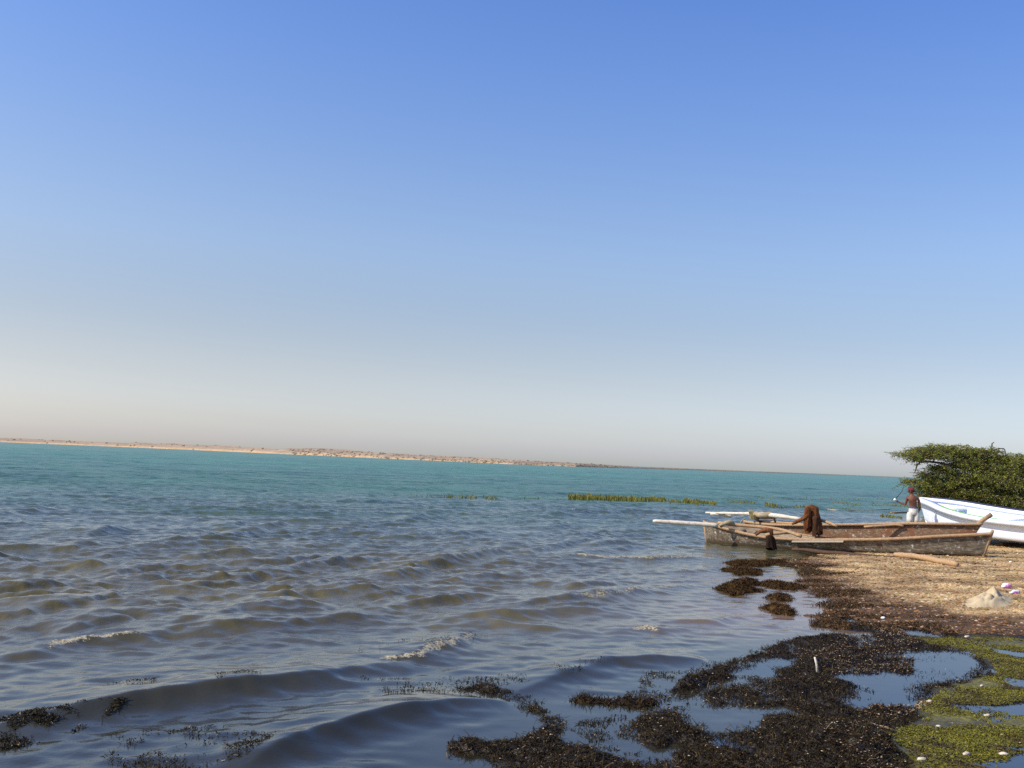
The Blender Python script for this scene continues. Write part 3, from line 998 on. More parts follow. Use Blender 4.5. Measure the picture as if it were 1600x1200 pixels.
hull_grey = wood('hull_weathered', [(.28, (.030, .022, .014)), (.5, (.135, .110, .075)), (.70, (.34, .30, .23))], (0.7, 6, 9), (3.2, .50, .62, (.075, .048, .030), (.55, .52, .48)), wetline=.14)
hull_rust = wood('hull_rusty', [(.28, (.045, .027, .015)), (.5, (.19, .115, .065)), (.70, (.36, .29, .19))], (0.7, 6, 9), (3.9, .46, .58, (.20, .085, .04), (.5, .46, .40)))
rail_wood = wood('rail_wood', [(.25, (.20, .115, .058)), (.6, (.43, .285, .16))], (3, 10, 10))
inner_wood = wood('inner_wood', [(.25, (.14, .10, .065)), (.6, (.40, .31, .21))], (1, 8, 8))
pale_wood = wood('pale_wood', [(.3, (.34, .27, .19)), (.5, (.62, .55, .44)), (.7, (.80, .75, .66))], (3, 10, 10))
pole_wood = wood('pole_wood', [(.25, (.22, .125, .06)), (.6, (.46, .30, .16))], (3, 10, 10))
dark_wood = wood('dark_wood', [(.25, (.03, .016, .008)), (.6, (.09, .045, .022))], (3, 10, 10))


def tube(pts, rads, segs=10, cap=True, wob=0.0):
    pts = [Vector(p) for p in pts]
    V, F = [], []
    n = len(pts)
    prev = None
    for i, p in enumerate(pts):
        t = (pts[min(i + 1, n - 1)] - pts[max(i - 1, 0)]).normalized()
        if prev is None:
            s = t.cross(Vector((0, 0, 1)))
            if s.length < .1: s = t.cross(Vector((1, 0, 0)))
            s.normalize()
        else:
            s = (prev - t * prev.dot(t)).normalized()
        prev = s
        u = t.cross(s)
        for k in range(segs):
            a = k / segs * 2 * math.pi
            r = rads[i] * (1 + wob * math.sin(a * 2 + i * 1.7) + wob * .6 * math.sin(a * 5 + i * 2.9))
            V.append(p + s * math.cos(a) * r + u * math.sin(a) * r)
    for i in range(n - 1):
        for k in range(segs):
            k2 = (k + 1) % segs
            F.append((i * segs + k, i * segs + k2, (i + 1) * segs + k2, (i + 1) * segs + k))
    if cap:
        F.append(tuple(range(segs))[::-1])
        F.append(tuple((n - 1) * segs + k for k in range(segs)))
    return V, F


def merge(parts):
    V, F = [], []
    for v, f in parts:
        n = len(V)
        V += list(v)
        F += [tuple(n + i for i in q) for q in f]
    return V, F


def place(name, VF, mat, parent=None, smooth=True, origin=None):
    """mesh from world coordinates; the object's origin sits at its parent's or its own base"""
    V, F = VF
    o0 = Vector(origin) if origin is not None else (parent.matrix_local.translation if parent is not None else Vector(V[0]))
    if parent is not None: o0 = Vector(parent['_o'])
    A = np.array([tuple(v) for v in V]) - np.array(o0)
    o = raw_mesh(name, A, F, mat, smooth, parent=parent)
    if parent is None:
        o.location = o0
    o['_o'] = tuple(o0)
    return o


def thing(name, loc, label, cat, group=None):
    o = empty(name, loc, label, cat, group)
    o['_o'] = tuple(loc)
    return o


def lerp(a, b, t): return a + (b - a) * t


def resample(st, n):
    """catmull-like smooth interpolation of station rows"""
    st = np.array(st, float)
    x = np.linspace(0, len(st) - 1, n)
    out = []
    for xi in x:
        i = min(int(xi), len(st) - 2)
        t = xi - i
        p0, p1, p2, p3 = st[max(i - 1, 0)], st[i], st[i + 1], st[min(i + 2, len(st) - 1)]
        out.append(.5 * ((2 * p1) + (-p0 + p2) * t + (2 * p0 - 5 * p1 + 4 * p2 - p3) * t * t + (-p0 + 3 * p1 - 3 * p2 + p3) * t ** 3))
    return np.array(out)


def hull_mesh(axis0, axis1, st, heel, thick=.03, flare=.82, n=60, m=9, vee=.25, rake0=0.0, rake1=0.0):
    """open boat. axis0, axis1: ends of the keel line in plan (world xy).  st rows: (s along 0..1, half beam, z keel, z gunwale).
    returns outer shell, inner shell, rail polylines (near, far)"""
    a0, a1 = Vector((*axis0, 0)), Vector((*axis1, 0))
    d = (a1 - a0).normalized()
    side = Vector((d.y, -d.x, 0))        # towards the camera
    rows = resample(st, n)
    def section(row, sh):
        s, hb, zk, zg = row
        c = a0 + (a1 - a0) * s
        hl = heel(s) if callable(heel) else heel
        rk = rake1 * max(0, (s - .85) / .15) ** 1.5 - rake0 * max(0, (.12 - s) / .12) ** 1.5
        pts = []
        for j in range(-m, m + 1):
            u = j / m
            au = abs(u)
            # flat-ish bottom then flared side
            yy = hb * (flare * min(au / .42, 1) * (1) if au <= .42 else flare + (1 - flare) * (au - .42) / .58)
            zz = zk + (zg - zk) * (vee * au / .42 * .5 if au <= .42 else vee * .5 + (1 - vee * .5) * ((au - .42) / .58))
            yy = max(yy - sh, 0.0) * (1 if u >= 0 else -1)
            zz = zz + (sh if au < .8 else 0)
            p = c + side * yy + d * rk * (zz - zk) + Vector((0, 0, zz - hl * yy))
            pts.append(p)
        return pts
    out = [section(r, 0) for r in rows]
    inn = [section(r, thick) for r in rows]
    K = 2 * m + 1
    Vo = [p for s in out for p in s]
    Vi = [p for s in inn for p in s]
    Fo = [(i * K + j, (i + 1) * K + j, (i + 1) * K + j + 1, i * K + j + 1) for i in range(n - 1) for j in range(K - 1)]
    Fi = [f[::-1] for f in Fo]
    near = [s[-1] for s in out]
    far = [s[0] for s in out]
    return (Vo, Fo), (Vi, Fi), near, far, rows, d, side


def rail(line, w, h, out, up=0.0):
    """a rectangular strake swept along the gunwale"""
    V, F = [], []
    n = len(line)
    for i, p in enumerate(line):
        t = (line[min(i + 1, n - 1)] - line[max(i - 1, 0)])
        t.z = 0
        t.normalize()
        s = Vector((t.y, -t.x, 0)) * out
        for (a, b) in ((-.35, -.5), (-.35, .5), (.65, .5), (.65, -.5)):
            V.append(p + s * w * a + Vector((0, 0, h * b + up)))
    for i in range(n - 1):
        for k in range(4):
            k2 = (k + 1) % 4
            F.append((i * 4 + k, i * 4 + k2, (i + 1) * 4 + k2, (i + 1) * 4 + k))
    F.append((3, 2, 1, 0))
    F.append(tuple((n - 1) * 4 + k for k in range(4)))
    return V, F


# ------------------------------------------------------------------ near grey boat
nb0, nb1 = G(1104, 848, 0), G(1543, 872, .14)
n0 = Vector((nb0.x, nb0.y + .15, 0))
n1 = Vector((nb1.x + .06, nb1.y + .3, 0))
st = [(0, .02, -.16, .53), (.04, .12, -.16, .50), (.10, .28, -.15, .45), (.2, .46, -.13, .38), (.32, .52, -.10, .32), (.45, .48, -.07, .30), (.58, .44, -.02, .35),
      (.72, .38, .04, .44), (.84, .28, .09, .55), (.94, .15, .12, .64), (1.0, .03, .14, .70)]
nheel = lambda s: .16 - .20 * float(sstep(.2, .55, np.array(s)))
root = thing('rowing_boat', (n0.x, n0.y, 0), 'long weathered grey wooden boat, the nearest, bow in the water and stern on gravel', 'boat')
(o_, i_, near, far_, rows, dN, sN) = hull_mesh((n0.x, n0.y), (n1.x, n1.y), st, nheel, rake1=.30)
place('hull', merge([o_]), hull_grey, root)
place('inner_planking', merge([i_]), inner_wood, root)
place('gunwale', rail(near, .09, .07, 1, .01), rail_wood, root)
place('gunwale', rail(far_, .07, .05, -1, .01), rail_wood, root)
# stem posts
sp = n1 + dN * -.03
place('stern_post', merge([tube([sp + Vector((0, 0, .12)), sp + dN * .09 + Vector((0, 0, .42)), sp + dN * .19 + Vector((0, 0, .72)), sp + dN * .22 + Vector((0, 0, .80))], [.035, .04, .04, .03], 8)]), rail_wood, root)
bp = n0
place('bow_post', merge([tube([bp - dN * -.06 + Vector((0, 0, -.15)), bp - dN * .0 + Vector((0, 0, .2)), bp - dN * .06 + Vector((0, 0, .60))], [.03, .035, .03], 8)]), rail_wood, root)


def thwart(rows, axis0, axis1, i, heel, w=.16, drop=.10):
    a0, a1 = Vector((*axis0, 0)), Vector((*axis1, 0))
    d = (a1 - a0).normalized()
    side = Vector((d.y, -d.x, 0))
    s, hb, zk, zg = rows[i]
    c = a0 + (a1 - a0) * s
    heel = heel(s) if callable(heel) else heel
    V = []
    for u in (-1, 1):
        for v in (-1, 1):
            for z in (-.02, .02):
                yy = hb * .95 * u
                V.append(c + side * yy + d * w * v * .5 + Vector((0, 0, zg - drop + z - heel * yy)))
    F = [(0, 1, 3, 2), (4, 6, 7, 5), (0, 4, 5, 1), (2, 3, 7, 6), (0, 2, 6, 4), (1, 5, 7, 3)]
    return V, F


for i in (14, 29, 45):
    place('thwart', thwart(rows, (n0.x, n0.y), (n1.x, n1.y), i, nheel), inner_wood, root)


# ------------------------------------------------------------------ farther brown boat
fb0, fb1 = P(1168, 815, 29.4), P(1520, 822, 26.0)
f0, f1 = Vector((fb0.x, fb0.y + .3, 0)), Vector((fb1.x - .12, fb1.y + .25, 0))
st = [(0, .02, -.12, .53), (.06, .16, -.12, .51), (.16, .32, -.11, .50), (.3, .40, -.10, .54), (.45, .42, -.08, .61), (.6, .40, -.03, .68),
      (.75, .34, .05, .76), (.88, .24, .10, .81), (.96, .12, .14, .85), (1.0, .03, .16, .88)]
root = thing('rowing_boat', (f0.x, f0.y, 0), 'brown stained wooden boat with a long raised stem, just behind the nearest grey boat', 'boat')
(o_, i_, near, far_, rows, dF, sF) = hull_mesh((f0.x, f0.y), (f1.x, f1.y), st, -.04, rake1=.6)
place('hull', merge([o_]), hull_rust, root)
place('inner_planking', merge([i_]), inner_wood, root)
place('gunwale', rail(near, .09, .07, 1, .01), rail_wood, root)
place('gunwale', rail(far_, .07, .05, -1, .01), rail_wood, root)
s1 = P(1509, 840, 26.2); s2 = P(1521, 824, 26.2); s3 = P(1535, 813, 26.2); s4 = P(1549, 804, 26.2)
place('stern_post', tube([s1, s2, s3, s4], [.05, .05, .055, .06], 8), rail_wood, root)
for i in (20, 42):
    place('thwart', thwart(rows, (f0.x, f0.y), (f1.x, f1.y), i, -.04), inner_wood, root)


# ------------------------------------------------------------------ poles, oars, cloth in and round the boats
def pole(name, pts, rads, mat, label, cat, group=None, wob=.05, segs=10):
    V, F = tube(pts, rads, segs, True, wob)
    o = place(name, (V, F), mat, None, True, origin=V[0])
    return tag(o, label, cat, group)


def dense(pts, n=12, jit=.0):
    a = resample([tuple(p) for p in pts], n)
    return [Vector(p) + Vector((0, 0, random.uniform(-jit, jit))) for p in a]


# white oar over the bow
a, b = P(1020, 814, 27.6), P(1122, 821, 27.4)
pl = dense([a, lerp(a, b, .33), lerp(a, b, .66), b], 14)
pole('oar', pl, [.03] + [.055] * 3 + [.06] * 9 + [.055], pale_wood, 'thick whitish oar sticking out over the water from the bow of the nearest grey boat', 'oar')
# orange-brown pole lying diagonally in the near boat
pl = dense([P(1122, 817, 27.8), P(1150, 820, 27.6), P(1195, 824, 27.3), P(1225, 829, 27.0), P(1252, 838, 26.7)], 16)
pole('boat_pole', pl, [.05] * 5 + [.045] * 11, pole_wood, 'crooked brown pole lying diagonally across the bow of the nearest grey boat', 'pole')
pl = dense([P(1196, 836, 26.9), P(1220, 833, 26.9), P(1236, 832, 27.0)], 8)
pole('short_oar', pl, [.04] * 8, pole_wood, 'short reddish stick lying inside the nearest grey boat behind its dark hanging cloth', 'stick')
# pale plank along the near boat's rail
A0, B0 = P(1238, 846, 26.55), P(1318, 846, 26.0)
def beam(a, b, w, h):
    d = (b - a).normalized(); s = Vector((d.y, -d.x, 0)).normalized(); u = Vector((0, 0, 1))
    V = [p + s * w * i * .5 + u * h * j * .5 for p in (a, b) for i in (-1, 1) for j in (-1, 1)]
    return V, [(0, 1, 3, 2), (4, 6, 7, 5), (0, 4, 5, 1), (2, 3, 7, 6), (0, 2, 6, 4), (1, 5, 7, 3)]
o = place('plank', beam(A0, B0, .16, .035), wood('plank_wood', [(.25, (.30, .24, .17)), (.6, (.52, .45, .34))]) , None, False, origin=A0)
tag(o, 'pale flat plank laid along the middle of the nearest grey boat', 'plank')
# poles over the far boat's bow
pl = dense([P(1103, 801, 30.5), P(1140, 802, 29.9), P(1180, 803, 29.3), P(1215, 806, 28.8), P(1251, 811, 28.3)], 16)
pole('oar', pl, [.03] * 3 + [.04] * 4 + [.065] * 6 + [.05] * 3, pale_wood, 'long whitish oar with rags on it, lying beyond the grey boat towards the rust cloth', 'oar')
pl = dense([P(1110, 803, 30.3), P(1128, 804, 30.2), P(1143, 807, 30.1)], 6)
pole('short_oar', pl, [.03, .04, .05, .055, .055, .05], pale_wood, 'short pale oar blade just under the left end of the farther white oar', 'oar blade')
pl = dense([P(1186, 815, 29.3), P(1215, 816, 28.9), P(1256, 819, 28.3)], 8)
pole('boat_pole', pl, [.045] * 8, pole_wood, 'yellow brown pole running from the rag bundle to the rust coloured cloth', 'pole')
pl = dense([P(1283, 813, 27.2), P(1293, 816, 27.0), P(1308, 822, 26.8)], 6)
pole('oar', pl, [.04] * 6, pole_wood, 'tan oar slanting down to the rail just right of the rust coloured cloth', 'oar')
pl = dense([P(1350, 823, 26.95), P(1385, 821, 26.85), P(1400, 820, 26.8), P(1412, 822, 26.75)], 8)
pole('boat_pole', pl, [.028] * 8, pole_wood, 'thin bent pole lying on the rail of the brown boat below the standing person', 'pole')
# poles lying in the shallows behind
pl = dense([P(1283, 793, 50), P(1310, 797, 45), P(1345, 797, 44), P(1388, 796, 46)], 12)
pl = [Vector((p.x, p.y, .01)) for p in [G(1284, 795, 0), G(1310, 798, 0), G(1330, 799, 0), G(1352, 798, 0), G(1372, 797, 0), G(1390, 796.5, 0)]]
pole('driftwood_pole', pl, [.03, .045, .045, .05, .05, .03], pole_wood, 'long tan driftwood pole floating in the water between the rust cloth and the person', 'driftwood')
pl = [Vector((p.x, p.y, .02)) for p in [G(1392, 801.5, 0), G(1405, 801, 0), G(1421, 801, 0)]]
pole('driftwood_pole', pl, [.04, .05, .04], pole_wood, 'short thin driftwood pole in the water just left of the person', 'driftwood')


def rag(cx, cy, y, w, h, d, seed, hem=.4, fold=5, lean=0.0, n=28, m=16):
    """draped cloth: closed folded bag shape hanging from a rounded top"""
    rr = random.Random(seed)
    top = P(cx, cy, y)
    ph = [rr.uniform(0, 6.28) for _ in range(6)]
    V, F = [], []
    for i in range(m + 1):
        t = i / m
        for k in range(n):
            a = k / n * 2 * math.pi
            prof = math.sin(min(t / .22, 1) * math.pi / 2) ** .7 * (1 + hem * max(t - .25, 0))
            f = 1 + t * .30 * (math.sin(fold * a + ph[0]) * .6 + math.sin((fold + 3) * a + ph[1] + t * 2) * .4) + .08 * math.sin(3 * a + 7 * t + ph[2])
            x = math.cos(a) * w * .5 * prof * f + lean * t
            yy = math.sin(a) * d * .5 * prof * f
            z = -h * (t ** 1.15) * (1 + .10 * math.sin(2 * a + ph[3]) * t + .06 * math.sin(5 * a + ph[4]) * t)
            V.append(top + Vector((x, yy, z)))
    for i in range(m):
        for k in range(n):
            k2 = (k + 1) % n
            F.append((i * n + k, (i + 1) * n + k, (i + 1) * n + k2, i * n + k2))
    F.append(tuple(m * n + k for k in range(n)))
    return V, F


def cloth_mat(name, stops, sc=6):
    m = M(name, rough=.95, spec=.2)
    n1 = m.noise(sc, 5, .7, mapping=(2, 2, .6))
    m.color(m.ramp(n1.outputs['Fac'], stops).outputs[0])
    m.bump(m.noise(40, 3).outputs['Fac'], .4, .01)
    return m.m


rust_cloth = cloth_mat('rust_cloth', [(.3, (.030, .011, .005)), (.55, (.15, .055, .018)), (.75, (.28, .12, .04))])
root = thing('draped_cloth', tuple(P(1268, 833, 27.1)), 'rust coloured cloth bundle draped over a post on the brown boat', 'draped cloth')
place('cloth', rag(1268, 788, 27.1, .37, .70, .34, 4, .25, 5, .04), rust_cloth, root)
place('hanging_fold', rag(1262, 791, 26.90, .16, .55, .12, 9, .2, 3, -.02), rust_cloth, root)
place('hanging_fold', rag(1274, 805, 26.86, .17, .50, .14, 12, .1, 3, .03), cloth_mat('hollow_shade_cloth', [(.3, (.02, .010, .006)), (.7, (.09, .04, .02))]), root)  # added dark fold, painted as the shaded hollow of the bundle
place('trailing_end', tube([P(1262, 806, 26.90), P(1252, 812, 26.90), P(1243, 816, 26.90), P(1238, 819, 27.00)], [.08, .055, .04, .02], 10, True, .15), rust_cloth, root)
place('post', tube([P(1272, 838, 27.15), P(1270, 795, 27.12)], [.05, .045], 8), dark_wood, root)

# dark wet cloth over the rail of the near boat
wet_cloth = cloth_mat('wet_cloth', [(.3, (.008, .005, .004)), (.6, (.035, .018, .010)), (.8, (.10, .04, .02))])
root = thing('hanging_cloth', tuple(P(1203, 852, 26.4)), 'dark wet cloth hanging over the near rail of the nearest grey boat', 'cloth')
yy = 26.28
place('cloth', rag(1203, 836, yy, .22, .34, .08, 21, .15, 4, .05), wet_cloth, root)
place('knot', tube([P(1181, 836, yy + .1), P(1187, 831, yy + .05), P(1196, 828, yy), P(1205, 829, yy), P(1206, 837, yy)], [.03, .05, .07, .06, .05], 10, True, .2),
      cloth_mat('brown_rag', [(.3, (.10, .035, .015)), (.7, (.28, .12, .05))]), root)

# rag bundle on the farther oar
tan_rag = cloth_mat('tan_rag', [(.3, (.20, .16, .09)), (.7, (.46, .38, .25))])
root = thing('rag_bundle', tuple(P(1180, 812, 29.3)), 'tan and olive rags tied in a bundle round the farther white oar', 'rag bundle')
place('rag', rag(1174, 797, 29.3, .22, .26, .16, 31, .3, 4, .12), cloth_mat('olive_rag', [(.3, (.10, .09, .04)), (.7, (.32, .28, .14))]), root)
place('rag', tube([P(1178, 803, 29.2), P(1190, 806, 29.1), P(1203, 805, 29.0), P(1214, 807, 28.9)], [.07, .10, .09, .05], 12, True, .25), tan_rag, root)
place('rope', tube([P(1178, 805, 29.1), P(1183, 813, 29.1), P(1192, 816, 29.1)], [.025, .03, .02], 8), dark_wood, root)
place('rope', tube([P(1205, 806, 28.9), P(1210, 811, 28.9), P(1211, 816, 28.9)], [.02, .03, .02], 8), dark_wood, root)

# frayed fabric at the bow of the near boat
root = thing('rag_bundle', tuple(P(1130, 820, 27.6)), 'small pinkish rag bundle lying on the bow of the nearest grey boat', 'rag bundle')
place('rag', tube([P(1124, 821, 27.5), P(1132, 818, 27.5), P(1141, 816, 27.5), P(1147, 820, 27.5)], [.03, .07, .08, .04], 10, True, .25), tan_rag, root)
pl = [P(1157, 818, 27.9), P(1160, 813, 27.9), P(1165, 809, 27.9)]
place('frayed_end', tube(pl, [.025, .02, .012], 6), tan_rag, root)

# long pole on the gravel in front of the near boat, left length in darker wood
g = lambda px, py, dz=.0: (lambda p: Vector((p.x, p.y, max(H(p.x, p.y), 0) + dz)))(G(px, py, .08))
pl = dense([P(1238, 858, 26.0), P(1285, 862, 25.5), P(1340, 868, 25.0), P(1408, 873, 24.4)], 14, .012)
pole('dark_pole', pl, [.04] * 3 + [.055] * 11, dark_wood, 'dark pole lying along the waterline side of the nearest grey boat', 'pole')
ends = [g(1398, 873, .085), g(1412, 875, .085), g(1440, 878, .075), g(1470, 884, .06), g(1496, 889, .055)]
pole('boat_pole', dense(ends, 12, .008), [.05, .055, .065, .06, .07, .065, .07, .062, .068, .06, .066, .05], pole_wood,
     'crooked tan pole whose thick right end lies on the gravel below the grey boat', 'pole')

# upright stick in the weed, short stick on the algae edge
b = G(1278, 1052, .06)
pl = [Vector((b.x, b.y, H(b.x, b.y) - .03)), P(1276, 1038, b.y), P(1273, 1027, b.y - .01)]
pole('upright_stick', pl, [.012, .012, .009], pale_wood, 'pale stick standing upright in the dark seaweed bank', 'stick')
pl = [g(1363, 1131, .015), g(1382, 1133, .014), g(1400, 1134, .012)]
pole('lying_stick', pl, [.011, .012, .010], pole_wood, 'straight tan stick lying where the seaweed meets the green algae', 'stick')

# ------------------------------------------------------------------ white boat
bw, st_ = P(1440, 800, 32.8), P(1790, 860, 24.6)
w0, w1 = Vector((bw.x + .22, bw.y + .1, 0)), Vector((st_.x + .2, st_.y + 1.2, 0))
gz = .22
st = [(0, .04, .56, 1.27), (.03, .14, .48, 1.25), (.08, .32, .42, 1.21), (.16, .54, .38, 1.14), (.28, .74, .36, 1.04), (.42, .86, .35, .96), (.58, .90, .35, .92),
      (.75, .90, .35, .92), (.9, .84, .37, .95), (1.0, .74, .40, 1.0)]
root = thing('fishing_boat', (w0.x, w0.y, gz), 'large white painted boat drawn up on the beach in front of the bush', 'boat')
(o_, i_, near, far_, rows, dW, sW) = hull_mesh((w0.x, w0.y), (w1.x, w1.y), st, .10, thick=.05, flare=.92, n=70, m=10, vee=.35, rake0=.5)
paint = M('white_paint_shade_tint', rough=.45)
nn = paint.noise(2.2, 5, .7, mapping=(1, 1, 3))
paint.color(paint.ramp(nn.outputs['Fac'], [(.25, (.64, .69, .79)), (.6, (.76, .80, .88))]).outputs[0])  # white paint with the lavender tint of its shade mixed in
place('hull', merge([o_]), paint.m, root)
place('inner_planking', merge([i_]), paint.m, root)
place('gunwale', rail(near, .26, .12, 1, .03), paint.m, root)
place('gunwale', rail(far_, .20, .12, -1, .03), paint.m, root)
dk = M('dark_rim', rough=.6, base=(.012, .018, .05))  # dark navy strip along the top of the far rim
up = Vector((0, 0, .095))
place('rim_strip', rail([p + up for p in far_[8:]], .12, .06, -1, .01), dk.m, root)
gm = M('green_paint', rough=.6, base=(.16, .42, .04))
up2 = Vector((0, 0, .101))
place('green_stripe', rail([p + up2 + sW * -.01 for p in near[24:46]], .05, .015, 1, 0), gm.m, root)
# transom
V = [near[-1], far_[-1]] + [o_[0][(69) * 21 + j] for j in range(0, 21)]
K = 21
tr = [o_[0][69 * K + j] for j in range(K)]
place('transom', (tr, [tuple(range(K))]), paint.m, root, False)
# small fore deck closing the bow, keel, rub strake
V, F = [], []
for i in range(9):
    V += [near[i] + Vector((0, 0, .02)), far_[i] + Vector((0, 0, .02))]
F = [(2 * i, 2 * i + 2, 2 * i + 3, 2 * i + 1) for i in range(8)]
place('fore_deck', (V, F), paint.m, root, False)
kl = [o_[0][i * K + 10] + Vector((0, 0, -.03)) for i in range(4, 70)]
place('keel', rail(kl, .08, .10, 1), paint.m, root)
stem = [o_[0][i * K + 10] for i in (0, 0, 1, 2, 3, 4)]
stem[0] = near[0] * .5 + far_[0] * .5 + Vector((0, 0, .08))
place('stem', tube(stem, [.04] * 6, 8), paint.m, root)
for i in (22, 40, 58):
    place('thwart', thwart(rows, (w0.x, w0.y), (w1.x, w1.y), i, .10, .28, .12), paint.m, root)
for s in (.18, .5, .85):
    c = w0 + (w1 - w0) * s
    z0 = H(c.x, c.y)
    V, F = beam(c + sW * .45 + Vector((0, 0, z0 + .03)), c - sW * .45 + Vector((0, 0, z0 + .03)), .16, .14)
    o = place('timber_block', (V, F), dark_wood, None, False, origin=(c.x, c.y, z0))
    tag(o, 'dark timber chock under the keel of the white boat, %s' % {.18: 'nearest its bow', .5: 'amidships', .85: 'nearest its stern'}[s], 'timber', 'timbers under the white boat')

# ------------------------------------------------------------------ sand coloured sack and litter on the beach
def sack():
    V, F = [], []
    nx, ny = 40, 26
    for j in range(ny):
        for i in range(nx):
            u, v = i / (nx - 1), j / (ny - 1)
            px = 1503 + 80 * u
            p = G(px, 944 - 14 * v, .12)
            env = math.sin(math.pi * v) ** .6 * math.sin(math.pi * min(max(u, 0), 1)) ** .8
            peak = .17 * math.exp(-((u - .60) / .17) ** 2) + .08 * math.exp(-((u - .32) / .14) ** 2) + .08 * math.exp(-((u - .84) / .12) ** 2)
            f = 1 + .5 * mnoise.noise(Vector((u * 9, v * 5, 1.3))) + .25 * mnoise.noise(Vector((u * 17, v * 9, 4)))
            z = H(p.x, p.y) if j in (0, ny - 1) or i in (0, nx - 1) else None
            V.append([p.x + .03 * mnoise.noise(Vector((u * 5, v * 5, 0))), p.y, (peak + .03) * env * f])
    base = ground_h(np.array([v[0] for v in V]), np.array([v[1] for v in V]))
    for v, b in zip(V, base): v[2] += float(b) - .008
    F = [(j * nx + i, j * nx + i + 1, (j + 1) * nx + i + 1, (j + 1) * nx + i) for j in range(ny - 1) for i in range(nx - 1)]
    return V, F


sm = cloth_mat('sack_cloth', [(.3, (.42, .32, .19)), (.7, (.56, .45, .28))], 3)
o = place('sack', sack(), sm, None, True, origin=tuple(G(1540, 942, .12)))
tag(o, 'crumpled sand coloured sack lying on the gravel beach below the white boat', 'sack')


def crumple(c, sx, sy, sz, seed, seg=16, rings=9):
    V, F = [], []
    for i in range(rings + 1):
        ph = i / rings * math.pi
        for k in range(seg):
            a = k / seg * 6.2832
            d = Vector((math.sin(ph) * math.cos(a), math.sin(ph) * math.sin(a), math.cos(ph)))
            f = 1 + .35 * mnoise.noise(d * 2.4 + Vector((seed, 0, 0)))
            V.append(Vector(c) + Vector((d.x * sx * f, d.y * sy * f, d.z * sz * f)))
    for i in range(rings):
        for k in range(seg):
            k2 = (k + 1) % seg
            F.append((i * seg + k, (i + 1) * seg + k, (i + 1) * seg + k2, i * seg + k2))
    return V, F


plastic = M('white_plastic', rough=.4)
nn = plastic.noise(9, 2)
plastic.color(plastic.ramp(nn.outputs['Fac'], [(.46, (.85, .84, .86)), (.56, (.50, .16, .50))]).outputs[0])
p = g(1573, 923, .04)
tag(place('plastic_bag', crumple(p, .085, .06, .05, 3), plastic.m, origin=tuple(p)), 'crumpled white and purple plastic bag on the gravel just right of the sack', 'plastic bag')
p = g(1585, 931, .025)
tag(place('plastic_bottle', tube([p + Vector((-.09, -.03, 0)), p + Vector((-.05, -.015, 0)), p + Vector((-.03, -.01, .004)), p + Vector((.08, .03, .004)), p + Vector((.10, .035, 0))], [.012, .014, .034, .036, .022], 12), plastic.m, origin=tuple(p)),
    'small white and pink plastic bottle lying below the plastic bag', 'plastic bottle')
p = g(1579, 885, .02)
tag(place('paper_scrap', crumple(p, .035, .03, .02, 7), M('paper', rough=.8, base=(.8, .8, .78)).m, origin=tuple(p)), 'tiny white paper scrap on the sand below the white boat', 'paper scrap')
p = g(1380, 961, .015)
tag(place('paper_scrap', crumple(p, .03, .025, .018, 8), bpy.data.materials['paper'], origin=tuple(p)), 'tiny white paper scrap on wet gravel left of the small upper puddle', 'paper scrap')


